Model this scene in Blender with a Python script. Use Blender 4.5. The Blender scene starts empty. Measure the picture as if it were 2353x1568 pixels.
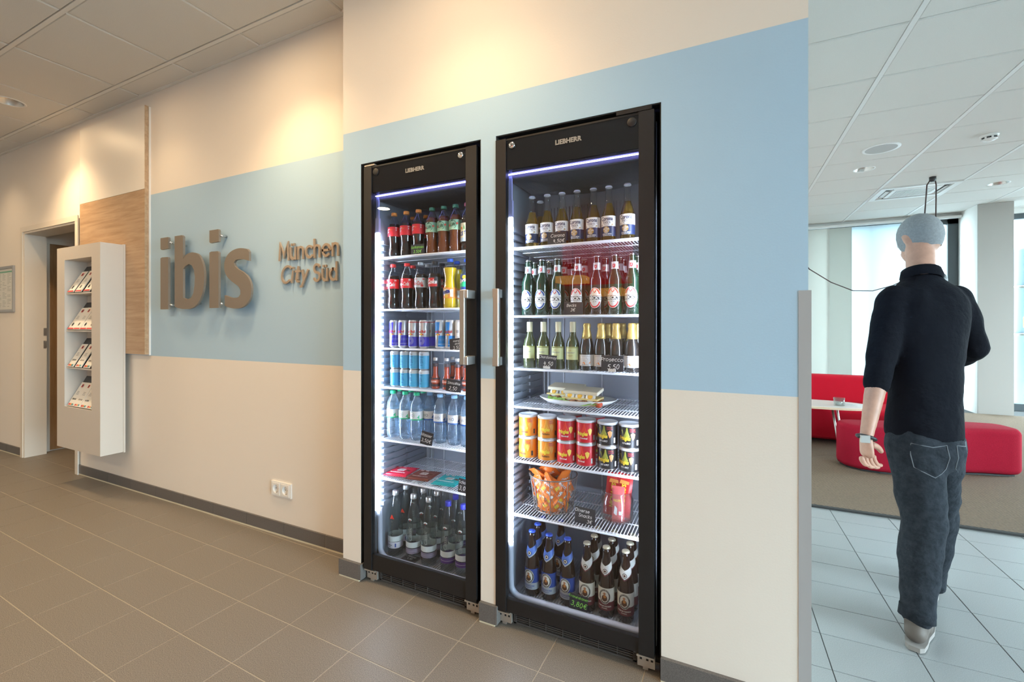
import bpy, bmesh, math, random
from mathutils import Vector, Matrix, Euler

random.seed(7)
SC = bpy.context.scene
COL = SC.collection

# ------------------------------------------------------------------ camera, world, exposure
FPX, CXP, CYP, CAMH, YAW = 1022.0, 1176.5, 747.0, 1.22, math.radians(25.7)
SN, CS = math.sin(YAW), math.cos(YAW)
cam_d = bpy.data.cameras.new('camera')
cam = bpy.data.objects.new('camera', cam_d); COL.objects.link(cam)
cam.location = (0, 0, CAMH); cam.rotation_euler = (math.pi/2, 0, YAW)
cam_d.sensor_width = 36.0; cam_d.lens = 36.0*FPX/2353.0
cam_d.shift_y = -(784.0-CYP)/2353.0
cam_d.clip_start = 0.05; cam_d.clip_end = 100
SC.camera = cam
SC.view_settings.view_transform = 'Standard'; SC.view_settings.look = 'None'
SC.view_settings.gamma = 1.0; SC.view_settings.use_curve_mapping = False
SC.view_settings.exposure = 0.0
try:
    SC.cycles.use_denoising = True
    SC.cycles.max_bounces = 10; SC.cycles.diffuse_bounces = 5; SC.cycles.glossy_bounces = 4
    SC.cycles.transmission_bounces = 8; SC.cycles.transparent_max_bounces = 48
    SC.cycles.caustics_reflective = False; SC.cycles.caustics_refractive = False
    SC.cycles.sample_clamp_indirect = 4.0
except Exception:
    pass
W = bpy.data.worlds.new('overcast_sky'); SC.world = W; W.use_nodes = True
W.node_tree.nodes['Background'].inputs[0].default_value = (0.74, 0.90, 1.0, 1)
W.node_tree.nodes['Background'].inputs[1].default_value = 32.0

def light(name, kind, loc, energy, color, rot=(0, 0, 0), **kw):
    d = bpy.data.lights.new(name, kind); d.energy = energy; d.color = color
    for k, v in kw.items(): setattr(d, k, v)
    o = bpy.data.objects.new(name, d); COL.objects.link(o)
    o.location = loc; o.rotation_euler = rot
    return o
WARM = (1.0, 0.70, 0.39)
WARM2 = (1.0, 0.72, 0.40)
# wall washers: the row of ceiling downlights close to the wall
for x, e, y in ((-6.09, 9, 1.35), (-4.77, 62, 1.35), (-3.45, 10, 1.35), (-2.10, 42, 1.30), (-0.92, 32, 1.10)):
    light('wall_washer', 'SPOT', (x, y, 2.83), e*1.55, WARM, spot_size=math.radians(112), spot_blend=1.0, shadow_soft_size=0.045)
# the same lamps' wide soft spill
for x, y, e in ((-4.77, 1.35, 4), (-3.45, 1.30, 1.5), (-2.20, 1.20, 6), (-0.95, 1.02, 8.5), (0.1, .95, 1)):
    light('washer_spill', 'AREA', (x, y, 2.845), e, WARM, shape='DISK', size=0.13)
# added warm fill lights over the middle of the front room, no fittings
for x in (-6.1, -4.3, -2.5):
    for y in (0.1, -1.6):
        light('room_fill', 'AREA', (x, y, 2.84), 12, WARM2, shape='DISK', size=0.16)
# sky light entering the lobby windows (portals guide the sky's own light)
for x0, x1 in ((1.79, 3.10), (3.455, 5.35)):
    p = light('sky_portal', 'AREA', ((x0+x1)/2, 8.95, 1.42), 1, (1, 1, 1), rot=(math.radians(-90), 0, 0), shape='RECTANGLE', size=x1-x0, size_y=2.8)
    p.data.cycles.is_portal = True
p = light('sky_portal', 'AREA', (6.02, 6.8, 1.5), 1, (1, 1, 1), rot=(0, math.radians(90), 0), shape='RECTANGLE', size=2.6, size_y=2.9)
p.data.cycles.is_portal = True

p = light('sky_portal', 'AREA', (6.02, -.25, 1.3), 1, (1, 1, 1), rot=(0, math.radians(90), 0), shape='RECTANGLE', size=2.5, size_y=4.3)
p.data.cycles.is_portal = True

def wx(px, Y):                      # photo column -> X on the plane Y (a real distance into the room)
    u = (px-CXP)/FPX
    return Y*(-SN+u*CS)/(CS+u*SN)
def wz(px, py, Y):                  # photo point -> height on the plane Y
    u = (px-CXP)/FPX
    return CAMH+(CYP-py)/FPX*Y/(CS+u*SN)
def at(px, py, d):                  # photo point -> place at depth d along the view
    u = (px-CXP)/FPX; v = (CYP-py)/FPX
    return Vector(((-SN+u*CS)*d, (CS+u*SN)*d, CAMH+v*d))

# ------------------------------------------------------------------ materials
MATS = {}
def nodes(name):
    m = bpy.data.materials.new(name); m.use_nodes = True
    nt = m.node_tree
    return m, nt, nt.nodes['Principled BSDF'], nt.nodes['Material Output']
def M(name, col, rough=0.5, metal=0.0, emit=None, estr=0.0, coat=0.0, spec=None, bump=None, var=None, trans=0.0):
    if name in MATS: return MATS[name]
    m, nt, b, out = nodes(name)
    c = (col[0], col[1], col[2], 1)
    b.inputs['Base Color'].default_value = c
    b.inputs['Roughness'].default_value = rough; b.inputs['Metallic'].default_value = metal
    if spec is not None: b.inputs['Specular IOR Level'].default_value = spec
    if coat: b.inputs['Coat Weight'].default_value = coat; b.inputs['Coat Roughness'].default_value = 0.05
    if emit: b.inputs['Emission Color'].default_value = (*emit, 1); b.inputs['Emission Strength'].default_value = estr
    tc = None
    if bump or var:
        tc = nt.nodes.new('ShaderNodeTexCoord')
    if bump:
        n = nt.nodes.new('ShaderNodeTexNoise'); n.inputs['Scale'].default_value = bump[0]; n.inputs['Detail'].default_value = 3
        nt.links.new(tc.outputs['Object'], n.inputs['Vector'])
        bp = nt.nodes.new('ShaderNodeBump'); bp.inputs['Strength'].default_value = bump[1]; bp.inputs['Distance'].default_value = bump[2] if len(bump) > 2 else 0.002
        nt.links.new(n.outputs['Fac'], bp.inputs['Height']); nt.links.new(bp.outputs['Normal'], b.inputs['Normal'])
    if var:
        n = nt.nodes.new('ShaderNodeTexNoise'); n.inputs['Scale'].default_value = var[0]; n.inputs['Detail'].default_value = 4; n.inputs['Roughness'].default_value = 0.7
        nt.links.new(tc.outputs['Object'], n.inputs['Vector'])
        r = nt.nodes.new('ShaderNodeValToRGB')
        a = var[1]
        r.color_ramp.elements[0].color = (col[0]*(1-a), col[1]*(1-a), col[2]*(1-a), 1)
        r.color_ramp.elements[1].color = (min(1, col[0]*(1+a)), min(1, col[1]*(1+a)), min(1, col[2]*(1+a)), 1)
        r.color_ramp.elements[0].position = 0.35; r.color_ramp.elements[1].position = 0.65
        nt.links.new(n.outputs['Fac'], r.inputs['Fac']); nt.links.new(r.outputs['Color'], b.inputs['Base Color'])
    MATS[name] = m
    return m
def EM(name, col, s):
    if name in MATS: return MATS[name]
    m, nt, b, out = nodes(name)
    e = nt.nodes.new('ShaderNodeEmission'); e.inputs[0].default_value = (*col, 1); e.inputs[1].default_value = s
    nt.links.new(e.outputs[0], out.inputs['Surface']); MATS[name] = m
    return m
def thin(name, tint=(1, 1, 1), ior=1.35, rough=0.02, haze=0.0, hazecol=(1, 1, 1), ex=5.0):
    """clear thin wall: tinted see-through plus Fresnel reflection, with a little haze"""
    if name in MATS: return MATS[name]
    m, nt, b, out = nodes(name)
    t = nt.nodes.new('ShaderNodeBsdfTransparent'); t.inputs[0].default_value = (*tint, 1)
    g = nt.nodes.new('ShaderNodeBsdfGlossy'); g.inputs['Roughness'].default_value = rough
    lw = nt.nodes.new('ShaderNodeLayerWeight'); lw.inputs['Blend'].default_value = 0.5      # Schlick, the same from both sides
    pw = nt.nodes.new('ShaderNodeMath'); pw.operation = 'POWER'; pw.inputs[1].default_value = ex
    nt.links.new(lw.outputs['Facing'], pw.inputs[0])
    r0 = ((ior-1)/(ior+1))**2
    f = nt.nodes.new('ShaderNodeMath'); f.operation = 'MULTIPLY_ADD'; f.inputs[1].default_value = 1-r0; f.inputs[2].default_value = r0
    nt.links.new(pw.outputs[0], f.inputs[0])
    mx = nt.nodes.new('ShaderNodeMixShader')
    nt.links.new(f.outputs[0], mx.inputs[0]); nt.links.new(t.outputs[0], mx.inputs[1]); nt.links.new(g.outputs[0], mx.inputs[2])
    last = mx
    if haze:
        d = nt.nodes.new('ShaderNodeBsdfDiffuse'); d.inputs[0].default_value = (*hazecol, 1)
        tr = nt.nodes.new('ShaderNodeBsdfTranslucent'); tr.inputs[0].default_value = (*hazecol, 1)
        a = nt.nodes.new('ShaderNodeMixShader'); a.inputs[0].default_value = 0.5
        nt.links.new(d.outputs[0], a.inputs[1]); nt.links.new(tr.outputs[0], a.inputs[2])
        k = nt.nodes.new('ShaderNodeMixShader'); k.inputs[0].default_value = haze
        nt.links.new(mx.outputs[0], k.inputs[1]); nt.links.new(a.outputs[0], k.inputs[2]); last = k
    nt.links.new(last.outputs[0], out.inputs['Surface']); MATS[name] = m
    return m

def wall_paint():
    m, nt, b, out = nodes('wall_paint_with_blue_band')
    g = nt.nodes.new('ShaderNodeNewGeometry'); s = nt.nodes.new('ShaderNodeSeparateXYZ')
    nt.links.new(g.outputs['Position'], s.inputs[0])
    a = nt.nodes.new('ShaderNodeMath'); a.operation = 'GREATER_THAN'; a.inputs[1].default_value = 1.0
    c = nt.nodes.new('ShaderNodeMath'); c.operation = 'LESS_THAN'; c.inputs[1].default_value = 2.15
    k = nt.nodes.new('ShaderNodeMath'); k.operation = 'MULTIPLY'
    nt.links.new(s.outputs['Z'], a.inputs[0]); nt.links.new(s.outputs['Z'], c.inputs[0])
    nt.links.new(a.outputs[0], k.inputs[0]); nt.links.new(c.outputs[0], k.inputs[1])
    mx = nt.nodes.new('ShaderNodeMix'); mx.data_type = 'RGBA'
    mx.inputs[6].default_value = (0.82, 0.765, 0.70, 1); mx.inputs[7].default_value = (0.43, 0.61, 0.78, 1)
    x_ = nt.nodes.new('ShaderNodeMath'); x_.operation = 'GREATER_THAN'; x_.inputs[1].default_value = -4.2      # the blue paint begins behind the wall panel
    nt.links.new(s.outputs['X'], x_.inputs[0])
    k2 = nt.nodes.new('ShaderNodeMath'); k2.operation = 'MULTIPLY'; nt.links.new(k.outputs[0], k2.inputs[0]); nt.links.new(x_.outputs[0], k2.inputs[1])
    nt.links.new(k2.outputs[0], mx.inputs[0]); nt.links.new(mx.outputs[2], b.inputs['Base Color'])
    b.inputs['Roughness'].default_value = 0.75; b.inputs['Specular IOR Level'].default_value = 0.25
    n = nt.nodes.new('ShaderNodeTexNoise'); n.inputs['Scale'].default_value = 160; n.inputs['Detail'].default_value = 3
    nt.links.new(g.outputs['Position'], n.inputs['Vector'])
    bp = nt.nodes.new('ShaderNodeBump'); bp.inputs['Strength'].default_value = 0.12; bp.inputs['Distance'].default_value = 0.002
    nt.links.new(n.outputs['Fac'], bp.inputs['Height']); nt.links.new(bp.outputs['Normal'], b.inputs['Normal'])
    return m
def wood(name, c1, c2, scale=(1.2, 14, 14), rough=0.5):
    m, nt, b, out = nodes(name)
    tc = nt.nodes.new('ShaderNodeTexCoord'); mp = nt.nodes.new('ShaderNodeMapping'); mp.inputs['Scale'].default_value = scale
    n = nt.nodes.new('ShaderNodeTexNoise'); n.inputs['Scale'].default_value = 5; n.inputs['Detail'].default_value = 8; n.inputs['Roughness'].default_value = 0.65; n.inputs['Distortion'].default_value = 0.6
    r = nt.nodes.new('ShaderNodeValToRGB'); r.color_ramp.elements[0].color = (*c1, 1); r.color_ramp.elements[1].color = (*c2, 1)
    r.color_ramp.elements[0].position = 0.32; r.color_ramp.elements[1].position = 0.68
    nt.links.new(tc.outputs['Object'], mp.inputs[0]); nt.links.new(mp.outputs[0], n.inputs['Vector']); nt.links.new(n.outputs['Fac'], r.inputs['Fac'])
    nt.links.new(r.outputs['Color'], b.inputs['Base Color']); b.inputs['Roughness'].default_value = rough
    MATS[name] = m
    return m
def carpet_mat():
    m, nt, b, out = nodes('ribbed_carpet')
    tc = nt.nodes.new('ShaderNodeTexCoord')
    w = nt.nodes.new('ShaderNodeTexWave'); w.inputs['Scale'].default_value = 20; w.inputs['Distortion'].default_value = 1.2; w.inputs['Detail'].default_value = 2; w.inputs['Detail Scale'].default_value = 4
    w.bands_direction = 'DIAGONAL'
    nt.links.new(tc.outputs['Object'], w.inputs['Vector'])
    n = nt.nodes.new('ShaderNodeTexNoise'); n.inputs['Scale'].default_value = 90
    nt.links.new(tc.outputs['Object'], n.inputs['Vector'])
    mx = nt.nodes.new('ShaderNodeMix'); mx.data_type = 'FLOAT'; mx.inputs[0].default_value = 0.4
    nt.links.new(w.outputs['Fac'], mx.inputs[2]); nt.links.new(n.outputs['Fac'], mx.inputs[3])
    r = nt.nodes.new('ShaderNodeValToRGB'); r.color_ramp.elements[0].color = (0.060, 0.042, 0.029, 1); r.color_ramp.elements[1].color = (0.29, 0.20, 0.130, 1)
    nt.links.new(mx.outputs[0], r.inputs['Fac']); nt.links.new(r.outputs['Color'], b.inputs['Base Color'])
    b.inputs['Roughness'].default_value = 0.95
    bp = nt.nodes.new('ShaderNodeBump'); bp.inputs['Strength'].default_value = 0.6; bp.inputs['Distance'].default_value = 0.004
    nt.links.new(w.outputs['Fac'], bp.inputs['Height']); nt.links.new(bp.outputs['Normal'], b.inputs['Normal'])
    return m
def translucent(name, col, mix=0.55):
    m, nt, b, out = nodes(name)
    d = nt.nodes.new('ShaderNodeBsdfDiffuse'); d.inputs[0].default_value = (*col, 1)
    t = nt.nodes.new('ShaderNodeBsdfTranslucent'); t.inputs[0].default_value = (*col, 1)
    x = nt.nodes.new('ShaderNodeMixShader'); x.inputs[0].default_value = mix
    nt.links.new(d.outputs[0], x.inputs[1]); nt.links.new(t.outputs[0], x.inputs[2]); nt.links.new(x.outputs[0], out.inputs['Surface'])
    MATS[name] = m
    return m

PAINT = wall_paint()
CREAM = M('cream_paint', (0.82, 0.765, 0.70), 0.7, bump=(160, 0.1))
WHITE = M('white_lacquer', (0.80, 0.77, 0.74), 0.4)
WPLAST = M('white_plastic', (0.85, 0.84, 0.82), 0.3)
TILE = M('speckled_floor_tile', (0.20, 0.178, 0.155), 0.45, var=(380, 0.55), spec=0.4)
LTILE = M('window_sheen_floor_tile', (0.36, 0.37, 0.37), 0.36, var=(380, 0.2), spec=0.5)  # same tile as TILE, the windows' pale sheen put into its colour
SKTILE = M('skirting_tile', (0.135, 0.125, 0.12), 0.5, var=(300, 0.3))
GROUT = M('light_grout', (0.40, 0.35, 0.28), 0.9)
DGROUT = M('dark_grout', (0.06, 0.06, 0.06), 0.9)
SEAL = M('cream_sealant', (0.70, 0.64, 0.48), 0.7)
CTILE = M('mineral_ceiling_tile', (0.72, 0.70, 0.67), 0.9, bump=(260, 0.35), var=(330, 0.05))
CGRID = M('white_grid_metal', (0.78, 0.77, 0.75), 0.45)
VOID = M('dark_plenum', (0.10, 0.095, 0.09), 0.9)
BLACK = M('black_satin_metal', (0.010, 0.0095, 0.0105), 0.42)
BGLASS = M('black_glass', (0.008, 0.008, 0.010), 0.06, coat=0.3)
DARK = M('dark_recess', (0.012, 0.012, 0.013), 0.7)
LINER = M('grey_liner', (0.27, 0.295, 0.35), 0.42)
DLINER = M('dark_liner', (0.10, 0.10, 0.115), 0.45)
STEEL = M('brushed_steel', (0.62, 0.60, 0.57), 0.32, 1.0)
ALU = M('satin_aluminium', (0.56, 0.56, 0.57), 0.42, 0.85); GUARD = M('grey_guard_paint', (0.40, 0.40, 0.41), 0.45)
CHROME = M('chrome', (0.75, 0.75, 0.76), 0.12, 1.0)
WIRE = M('white_coated_wire', (0.80, 0.82, 0.88), 0.35)
LED = EM('white_led', (0.72, 0.84, 1.0), 52.0)
LEDB = EM('blue_led', (0.30, 0.30, 1.0), 9.0)
DUCT = M('violet_led_duct', (0.45, 0.45, 0.75), 0.3)
PANE = thin('door_pane', (0.97, 0.985, 1.0), 1.42, 0.0)
WPANE = thin('window_pane', (0.93, 0.97, 0.97), 1.4, 0.0)
OAK = wood('oak_veneer', (0.36, 0.225, 0.125), (0.53, 0.365, 0.225), (.5, 8, 8))
DOOROAK = wood('brown_door_veneer', (0.24, 0.125, 0.05), (0.34, 0.19, 0.085), (10, 10, 0.8))
TABLEW = wood('pale_beech_edge', (0.55, 0.40, 0.27), (0.68, 0.52, 0.38))
SIGN = M('taupe_letter', (0.215, 0.180, 0.148), 0.5)
SIGN2 = M('tan_letter', (0.38, 0.30, 0.235), 0.45)
RED = M('red_wool_upholstery', (0.46, 0.008, 0.022), 0.95, spec=.15, bump=(500, 0.5), var=(300, 0.2))
CARPET = carpet_mat()
SLATE = M('chalkboard', (0.022, 0.022, 0.03), 0.6)
CHALK = M('white_chalk', (0.85, 0.85, 0.85), 0.9)
GCHALK = M('green_chalk', (0.32, 0.80, 0.12), 0.9)
PAPER = M('white_paper', (0.80, 0.80, 0.78), 0.6)
PRED = M('red_print', (0.62, 0.03, 0.03), 0.5)
PBLK = M('black_print', (0.02, 0.02, 0.022), 0.5)
PBLUE = M('blue_print', (0.03, 0.07, 0.30), 0.5)
PWHT = M('white_print', (0.85, 0.85, 0.85), 0.45)
PGRN = M('green_print', (0.10, 0.42, 0.12), 0.5)
PYEL = M('yellow_print', (0.85, 0.62, 0.05), 0.45)
PORG = M('orange_print', (0.85, 0.26, 0.03), 0.45)
PGRY = M('grey_print', (0.30, 0.30, 0.32), 0.5)
PGOLD = M('gold_print', (0.42, 0.26, 0.06), 0.35)
PBRN = M('brown_print', (0.13, 0.05, 0.025), 0.5)
PPUR = M('purple_print', (0.10, 0.05, 0.22), 0.4)

# ------------------------------------------------------------------ mesh builder
class MB:
    def __init__(s): s.v = []; s.f = []; s.m = []; s.sm = []
    def add(s, vs, fs, mi=0, smooth=False):
        o = len(s.v); s.v += [tuple(p) for p in vs]
        for f in fs: s.f.append(tuple(i+o for i in f)); s.m.append(mi); s.sm.append(smooth)
        return s
    def box(s, x0, y0, z0, x1, y1, z1, mi=0):
        return s.add([(x0, y0, z0), (x1, y0, z0), (x1, y1, z0), (x0, y1, z0), (x0, y0, z1), (x1, y0, z1), (x1, y1, z1), (x0, y1, z1)],
                     [(3, 2, 1, 0), (4, 5, 6, 7), (0, 1, 5, 4), (1, 2, 6, 5), (2, 3, 7, 6), (3, 0, 4, 7)], mi)
    def obox(s, c, size, rot, mi=0):
        R = Euler(rot).to_matrix(); c = Vector(c); a, b, d = size[0]/2, size[1]/2, size[2]/2
        vs = [c+R@Vector(p) for p in ((-a, -b, -d), (a, -b, -d), (a, b, -d), (-a, b, -d), (-a, -b, d), (a, -b, d), (a, b, d), (-a, b, d))]
        return s.add(vs, [(3, 2, 1, 0), (4, 5, 6, 7), (0, 1, 5, 4), (1, 2, 6, 5), (2, 3, 7, 6), (3, 0, 4, 7)], mi)
    def lathe(s, prof, seg=20, mi=0, c=(0, 0, 0), smooth=True, caps=True, sx=1.0, sy=1.0):
        vs = []; fs = []; n = len(prof)
        for r, z in prof:
            for k in range(seg):
                a = 2*math.pi*k/seg; vs.append((c[0]+r*math.cos(a)*sx, c[1]+r*math.sin(a)*sy, c[2]+z))
        for i in range(n-1):
            for k in range(seg):
                k2 = (k+1) % seg; fs.append((i*seg+k, i*seg+k2, (i+1)*seg+k2, (i+1)*seg+k))
        s.add(vs, fs, mi, smooth)
        if caps:
            o = len(s.v)-len(vs)
            if prof[0][0] > 1e-6: s.f.append(tuple(o+k for k in range(seg))[::-1]); s.m.append(mi); s.sm.append(False)
            if prof[-1][0] > 1e-6: s.f.append(tuple(o+(n-1)*seg+k for k in range(seg))); s.m.append(mi); s.sm.append(False)
        return s
    def tube(s, pts, r, seg=6, mi=0, closed=False, smooth=True):
        pts = [Vector(p) for p in pts]; n = len(pts); vs = []; fs = []
        a = None
        for i, p in enumerate(pts):
            if closed: t = pts[(i+1) % n]-pts[i-1]
            else: t = pts[min(i+1, n-1)]-pts[max(i-1, 0)]
            t.normalize()
            if a is None:
                a = t.cross(Vector((0, 0, 1)))
                if a.length < 1e-2: a = t.cross(Vector((0, 1, 0)))
            else: a = a-t*a.dot(t)
            a.normalize(); b = t.cross(a)
            rr = r[i] if isinstance(r, (list, tuple)) else r
            for k in range(seg):
                g = 2*math.pi*k/seg; vs.append(p+(a*math.cos(g)+b*math.sin(g))*rr)
        for i in range(n if closed else n-1):
            j = (i+1) % n
            for k in range(seg):
                k2 = (k+1) % seg; fs.append((i*seg+k, j*seg+k, j*seg+k2, i*seg+k2))
        if not closed: fs += [tuple(range(seg)), tuple((n-1)*seg+k for k in range(seg))[::-1]]
        return s.add(vs, fs, mi, smooth)
    def prism(s, poly, lo, hi, axis='z', mi=0, smooth=False):
        n = len(poly)
        def P(q, h): return (q[0], q[1], h) if axis == 'z' else ((q[0], h, q[1]) if axis == 'y' else (h, q[0], q[1]))
        vs = [P(q, lo) for q in poly]+[P(q, hi) for q in poly]
        fs = [tuple(range(n))[::-1], tuple(range(n, 2*n))]+[(i, (i+1) % n, n+(i+1) % n, n+i) for i in range(n)]
        return s.add(vs, fs, mi, smooth)
    def quad(s, a, b, c, d, mi=0): return s.add([a, b, c, d], [(0, 1, 2, 3)], mi)
    def sphere(s, c, r, mi=0, seg=12, rings=8, sx=1, sy=1, sz=1):
        pr = [(max(1e-7, r*math.sin(math.pi*i/rings)), -r*math.cos(math.pi*i/rings)*sz) for i in range(rings+1)]
        return s.lathe(pr, seg, mi, c, True, False, sx, sy)
    def xform(s, mat, start=0):
        for i in range(start, len(s.v)): s.v[i] = tuple(mat@Vector(s.v[i]))
        return s
    def mesh(s, name, mats):
        me = bpy.data.meshes.new(name); me.from_pydata(s.v, [], s.f)
        for m in (mats if isinstance(mats, (list, tuple)) else [mats]): me.materials.append(m)
        me.polygons.foreach_set('material_index', s.m); me.polygons.foreach_set('use_smooth', s.sm); me.update()
        return me
    def build(s, name, mats, parent=None, loc=None, rot=None):
        o = bpy.data.objects.new(name, s.mesh(name, mats)); COL.objects.link(o)
        if parent: o.parent = parent
        if loc: o.location = loc
        if rot: o.rotation_euler = rot
        return o
def bx(name, mats, a, b, parent=None): return MB().box(*a, *b).build(name, mats, parent)
def bevel(o, w, seg=2):
    m = o.modifiers.new('bevel', 'BEVEL'); m.width = w; m.segments = seg; m.limit_method = 'ANGLE'
    return o
def tag(o, label=None, cat=None, group=None, kind=None):
    if label: o['label'] = label
    if cat: o['category'] = cat
    if group: o['group'] = group
    if kind: o['kind'] = kind
    return o
def thing(name, label, cat, loc=(0, 0, 0), rz=0, group=None):
    o = bpy.data.objects.new(name, None); COL.objects.link(o); o.empty_display_size = 0.05
    o.location = loc; o.rotation_euler = (0, 0, rz)
    return tag(o, label, cat, group)
def struct(o): o['kind'] = 'structure'; return o
def dup(root, loc, rz=0, label=None, group=None):
    r = root.copy(); COL.objects.link(r); r.location = loc; r.rotation_euler = (0, 0, rz)
    if label: r['label'] = label
    if group: r['group'] = group
    for ch in list(root.children):
        c = ch.copy(); COL.objects.link(c); c.parent = r
        for g in list(ch.children):
            d = g.copy(); COL.objects.link(d); d.parent = c
    return r
def inst(me, name, parent, loc, rot=(0, 0, 0), sc=None):
    o = bpy.data.objects.new(name, me); COL.objects.link(o); o.parent = parent; o.location = loc; o.rotation_euler = rot
    if sc: o.scale = sc
    return o

# ------------------------------------------------------------------ lettering
_TX = {}
def text_mesh(t, bold=0.0, shear=0.0):
    k = (t, bold, shear)
    if k in _TX: return _TX[k]
    cu = bpy.data.curves.new('t', 'FONT'); cu.body = t; cu.size = 1.0; cu.offset = bold; cu.shear = shear; cu.resolution_u = 2
    o = bpy.data.objects.new('t', cu); COL.objects.link(o)
    dg = bpy.context.evaluated_depsgraph_get(); me = bpy.data.meshes.new_from_object(o.evaluated_get(dg))
    vs = [(v.co.x, v.co.y) for v in me.vertices]; fs = [tuple(p.vertices) for p in me.polygons]
    bpy.data.objects.remove(o); bpy.data.curves.remove(cu); bpy.data.meshes.remove(me)
    x0 = min(v[0] for v in vs); x1 = max(v[0] for v in vs); y0 = min(v[1] for v in vs); y1 = max(v[1] for v in vs)
    r = ([(v[0]-(x0+x1)/2, v[1]-(y0+y1)/2) for v in vs], fs, x1-x0, y1-y0)
    _TX[k] = r
    return r
def arc(cx, cy, rx, ry, a0, a1, n=12):
    return [(cx+rx*math.cos(math.radians(a0+(a1-a0)*i/n)), cy+ry*math.sin(math.radians(a0+(a1-a0)*i/n))) for i in range(n+1)]
def _glyphs():
    G = {}; X = .68
    o = arc(.33, .34, .33, .34, 90, 450, 20)
    S = arc(.30, .77, .27, .25, 30, 250, 10)+arc(.30, .26, .30, .26, 80, -150, 10)
    sS = [(x*.8, y*.68) for x, y in S]
    G['M'] = (1.0, [[(0, 0), (.1, 1), (.46, .22), (.82, 1), (.92, 0)]])
    G['u'] = (.62, [[(0, X), (0, .27)]+arc(.24, .25, .24, .25, 180, 360)+[(.48, X)], [(.48, X), (.48, 0)]])
    G['ü'] = (.62, G['u'][1]+[[(.11, .88), (.13, .88)], [(.35, .88), (.37, .88)]])
    G['n'] = (.62, [[(0, 0), (0, X)], [(0, .36)]+arc(.24, .42, .24, .26, 180, 0)+[(.48, 0)]])
    G['m'] = (.98, [[(0, 0), (0, X)], [(0, .36)]+arc(.21, .45, .21, .23, 180, 0)+[(.42, 0)], [(.42, .36)]+arc(.63, .45, .21, .23, 180, 0)+[(.84, 0)]])
    G['h'] = (.62, [[(0, 0), (0, 1.03)], [(0, .36)]+arc(.24, .42, .24, .26, 180, 0)+[(.48, 0)]])
    G['c'] = (.66, [arc(.33, .34, .33, .34, 48, 312, 16)])
    G['e'] = (.78, [[(.02, .34), (.64, .34)]+arc(.33, .34, .32, .34, 0, 312, 16)])
    G['o'] = (.80, [o])
    G['a'] = (.80, [o, [(.66, X), (.66, 0)]])
    G['d'] = (.80, [o, [(.66, 1.05), (.66, 0)]])
    G['b'] = (.80, [o, [(0, 1.05), (0, 0)]])
    G['g'] = (.80, [o, [(.66, X), (.66, -.1)]+arc(.33, -.1, .33, .22, 0, -150, 8)])
    G['i'] = (.24, [[(0, 0), (0, X)], [(0, .87), (0, .90)]])
    G['l'] = (.24, [[(0, 0), (0, 1.03)]])
    G['t'] = (.44, [[(.12, .92), (.12, .15)]+arc(.26, .15, .14, .14, 180, 290, 6), [(-.08, .66), (.32, .66)]])
    G['f'] = (.44, [arc(.28, .85, .16, .17, 60, 180, 6)+[(.12, 0)], [(-.06, .66), (.32, .66)]])
    G['r'] = (.42, [[(0, 0), (0, X)], [(0, .36)]+arc(.24, .42, .24, .26, 180, 60, 6)])
    G['s'] = (.56, [sS])
    G['S'] = (.76, [S])
    G['k'] = (.56, [[(0, 0), (0, 1.03)], [(.42, .68), (.02, .30), (.46, 0)]])
    G['v'] = (.60, [[(0, X), (.25, 0), (.5, X)]])
    G['w'] = (.90, [[(0, X), (.2, 0), (.4, .6), (.6, 0), (.8, X)]])
    G['W'] = (1.1, [[(0, 1), (.25, 0), (.5, .8), (.75, 0), (1, 1)]])
    G['y'] = (.60, [[(0, X), (.27, .04)], [(.54, X), (.14, -.30), (.02, -.30)]])
    G['z'] = (.56, [[(0, X), (.46, X), (0, 0), (.48, 0)]])
    G['C'] = (.98, [arc(.5, .5, .5, .52, 48, 312, 18)])
    G['B'] = (.72, [[(0, 0), (0, 1), (.3, 1)]+arc(.32, .77, .24, .23, 90, -90, 8)+[(0, .54), (.32, .54)]+arc(.34, .27, .28, .27, 90, -90, 8)+[(0, 0)]])
    G['P'] = (.66, [[(0, 0), (0, 1), (.3, 1)]+arc(.32, .74, .27, .26, 90, -90, 8)+[(0, .48)]])
    G['F'] = (.62, [[(0, 0), (0, 1), (.55, 1)], [(0, .52), (.45, .52)]])
    G['D'] = (.84, [[(0, 0), (0, 1), (.25, 1)]+arc(.25, .5, .48, .5, 90, -90, 12)+[(0, 0)]])
    G['0'] = (.72, [arc(.28, .5, .28, .5, 90, 450, 18)])
    G['2'] = (.66, [arc(.27, .74, .25, .26, 160, -30, 8)+[(0, 0), (.54, 0)]])
    G['3'] = (.66, [arc(.24, .76, .24, .24, 150, -80, 8)+arc(.24, .27, .28, .27, 80, -150, 10)])
    G['4'] = (.70, [[(.1, 1), (0, .42), (.5, .42)], [(.38, .8), (.34, 0)]])
    G['5'] = (.66, [[(.5, 1), (.1, 1), (.06, .56)]+arc(.25, .31, .28, .31, 120, -140, 10)])
    G['8'] = (.68, [arc(.28, .76, .22, .24, -90, 270, 14), arc(.28, .27, .28, .27, 90, 450, 14)])
    G[','] = (.30, [[(.08, .06), (.02, -.16)]])
    G['-'] = (.46, [[(0, .36), (.34, .36)]])
    G['€'] = (.84, [arc(.48, .5, .36, .5, 50, 310, 14), [(0, .6), (.55, .6)], [(0, .42), (.5, .42)]])
    G['A'] = (.8, [[(0, 0), (.35, 1), (.7, 0)], [(.14, .36), (.56, .36)]])
    G[' '] = (.40, [])
    return G
GL = _glyphs()
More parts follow.
